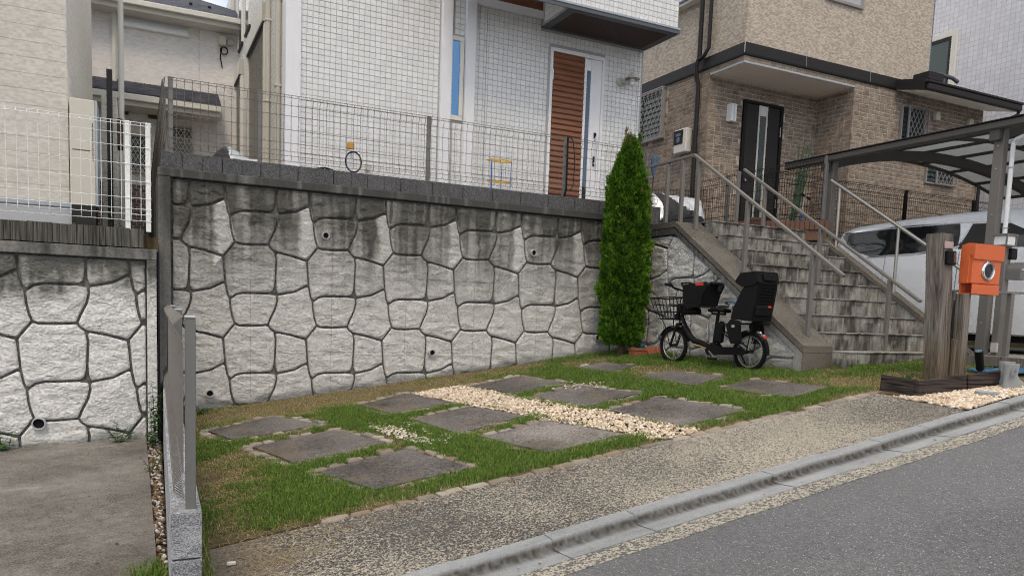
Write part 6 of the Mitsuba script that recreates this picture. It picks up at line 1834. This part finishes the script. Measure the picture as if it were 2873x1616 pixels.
def drape(prof, y0, y1, seed, amp=.03, n=22):
    """A cover thrown over something: the outline (x, z) narrowed towards both ends, with folds."""
    pts = np.array(LineString(prof).segmentize(.03).coords); out = []
    for t in np.linspace(0, 1, n):
        k = (1 - abs(2 * t - 1) ** 2.6)
        c = pts[:, 0].mean()
        x = c + (pts[:, 0] - c) * (.72 + .28 * k)
        zb = pts[:, 1].min(); z = zb + (pts[:, 1] - zb) * (.35 + .65 * k)
        out.append(np.column_stack([x, np.full(len(pts), y0 + (y1 - y0) * t), z]))
    v = np.vstack(out); m = len(pts)
    w = meshkit.fbm(np.column_stack([v[:, 0] * 5, v[:, 1] * 5, v[:, 2] * 5]), 3, seed) - .5
    fold = np.abs(meshkit.noise(np.column_stack([v[:, 0] * 9 + v[:, 2] * 6, v[:, 1] * 6, v[:, 2] * 3]), seed + 3) - .5)
    v = v + np.column_stack([w * amp, -np.abs(w) * amp - fold * amp, w * amp + fold * amp * .6])
    f = [[i * m + j, (i + 1) * m + j, (i + 1) * m + j + 1] for i in range(n - 1) for j in range(m - 1)] + [[i * m + j, (i + 1) * m + j + 1, i * m + j + 1] for i in range(n - 1) for j in range(m - 1)]
    f += [[0, j, j + 1] for j in range(1, m - 1)]
    return v, np.array(f)


def split(m, test):
    v, f = m; c = v[f].mean(1); k = test(c)
    return (v, f[k]), (v, f[~k])


sc_ = thing('covered_scooter', 'motor scooter under a silver and black rain cover at the top of the steps', 'covered scooter')
m = drape([(6.50, 1.30), (6.56, 1.50), (6.72, 1.77), (6.80, 1.72), (6.88, 1.775), (7.08, 1.765), (7.36, 1.762), (7.60, 1.752), (7.655, 1.60), (7.62, 1.42), (7.56, 1.30)], 9.12, 9.85, 5, .05)
blk, sil = split(m, lambda c: (c[:, 2] < 1.80 - .62 * (c[:, 0] - 6.86)) & (c[:, 0] > 6.80) & (c[:, 0] < 7.48 + .3 * (1.45 - c[:, 2])) | (c[:, 2] < 1.42) & (c[:, 0] > 6.85) & (c[:, 0] < 7.42))
put(sc_ + '__silver_cover', sil, 'm_silver_cloth', smooth=True)
put(sc_ + '__black_cover', blk, 'm_black_cloth', smooth=True)
tc = thing('tarpaulin', 'grey and black tarpaulin heap behind the fence at its left end', 'tarpaulin')
m = drape([(.68, 1.45), (.76, 1.56), (.88, 1.69), (.96, 1.685), (1.06, 1.62), (1.15, 1.575), (1.28, 1.58), (1.36, 1.52), (1.40, 1.45)], 9.2, 9.6, 9, .04)
blk, sil = split(m, lambda c: c[:, 0] < .93 - .1 * (c[:, 2] - 1.6))
put(tc + '__silver_cover', sil, 'm_silver_cloth', smooth=True)
put(tc + '__black_cover', blk, 'm_black_cloth', smooth=True)
tpx = thing('tap_post', 'white garden tap post with an orange top and a hose ring', 'tap post')
put(tpx + '__post', bx(2.345, 9.57, 1.30, 2.405, 9.63, 1.878, .006), 'm_white_paint')
put(tpx + '__top', bx(2.335, 9.56, 1.8785, 2.415, 9.64, 1.962, .008), 'm_ochre')
put(tpx + '__tap', cat([tube([(2.375, 9.57, 1.83), (2.375, 9.51, 1.83), (2.375, 9.50, 1.80)], .011, 8), tube([(2.35, 9.52, 1.85), (2.40, 9.52, 1.85)], .006, 6)]), 'm_chrome', smooth=True)
put(tpx + '__hose', tube(arc((2.39, 9.50, 1.715), .105, 1.4, 7.7, 34, (.95, .1, 0), (0, 0, 1.15)), .009, 8), 'm_black', smooth=True)
one('hose', tube([(1.86, 9.32, 1.50), (1.91, 9.31, 1.553), (2.0, 9.30, 1.572), (2.09, 9.30, 1.555), (2.14, 9.30, 1.50)], .012, 8), 'm_black', 'loop of black hose showing above the dark blocks', 'hose', smooth=True)
one('outlet_box', cat([bx(2.74, HY - .045, 1.77, 2.81, HY - .007, 1.85, .006), bx(2.745, HY - .05, 1.765, 2.805, HY - .0455, 1.80, .003)]), 'm_beige_box', 'small beige outdoor outlet low on the white tiled wall', 'outlet')
cg = thing('plant_support', 'yellow and blue wire plant support standing before the white wall', 'plant support')
for x, y in ((4.245, 9.52), (4.32, 9.70), (4.48, 9.70), (4.555, 9.56)):
    put(cg + '__leg', tube([(x + (4.4 - x) * .12, y, 1.28), (x, y, 1.975)], .006, 6), 'm_blue_wire')
for z, s in ((1.978, 1), (1.705, .95)):
    ring = [(4.40 + s * .165 * math.cos(a) * (1.1 if abs(math.cos(a)) > .5 else 1), 9.61 + s * .10 * math.sin(a), z) for a in np.linspace(0, 2 * np.pi, 9)[:-1]]
    put(cg + '__ring', cat([tube(ring, .008, 6, closed=True), tube([ring[0], ring[4]], .005, 5), tube([ring[2], ring[6]], .005, 5)]), 'm_yellow')
one('strap', cat([bar((5.095, 9.0, 2.275), (5.10, 9.0, 1.60), .006, .026, up=(1, 0, 0)), bar((5.10, 9.0, 1.60), (5.075, 9.0, 1.50), .006, .032, up=(1, 0, 0)), tube([(5.12, 9.0, 2.28), (5.165, 8.99, 2.24), (5.195, 8.98, 2.05), (5.20, 8.98, 1.85), (5.19, 8.98, 1.65), (5.15, 8.99, 1.585)], .006, 6)]), 'm_black', 'black strap hanging on a fence post in front of the wooden door', 'strap')
um = thing('umbrella', 'folded blue umbrella hanging on the end of the grey fence', 'umbrella')
put(um + '__cloth', tube([(6.545, 9.10, 2.23), (6.55, 9.10, 2.16), (6.555, 9.10, 2.02), (6.56, 9.10, 1.93)], [.022, .042, .036, .012], 9), 'm_blue_cloth', smooth=True)
put(um + '__cloth', tube([(6.62, 9.12, 2.22), (6.625, 9.12, 2.10)], [.03, .02], 8), 'm_blue_cloth', smooth=True)
put(um + '__shaft', tube([(6.56, 9.10, 1.93), (6.545, 9.10, 1.70)], .007, 6), 'm_black')
lt = thing('paper_scrap', 'scrap of white paper on the brown corner of the pavement', 'litter')
scene[lt] = mikit.ply(bx(.40, 4.04, float(gz(.42, 4.05)) + .004, .445, 4.06, float(gz(.42, 4.05)) + .022, .004), 'm_cream_light')

GROUPS = {'mesh_fence': 'wire mesh fences', 'handrail': 'handrails of the steps', 'weed': 'weeds growing at walls and gaps', 'retaining_wall': 'cast stone retaining walls', 'wall_lamp': 'wall lamps beside front doors', 'flower_pot': 'flower pots', 'timber_post': 'weathered timber posts', 'shrub': 'small shrubs'}
for base_, text_ in GROUPS.items():
    for key_ in [k for k in labels if k == base_ or (k.startswith(base_ + '_') and k[len(base_) + 1:].isdigit())]:
        labels[key_].setdefault('group', text_)
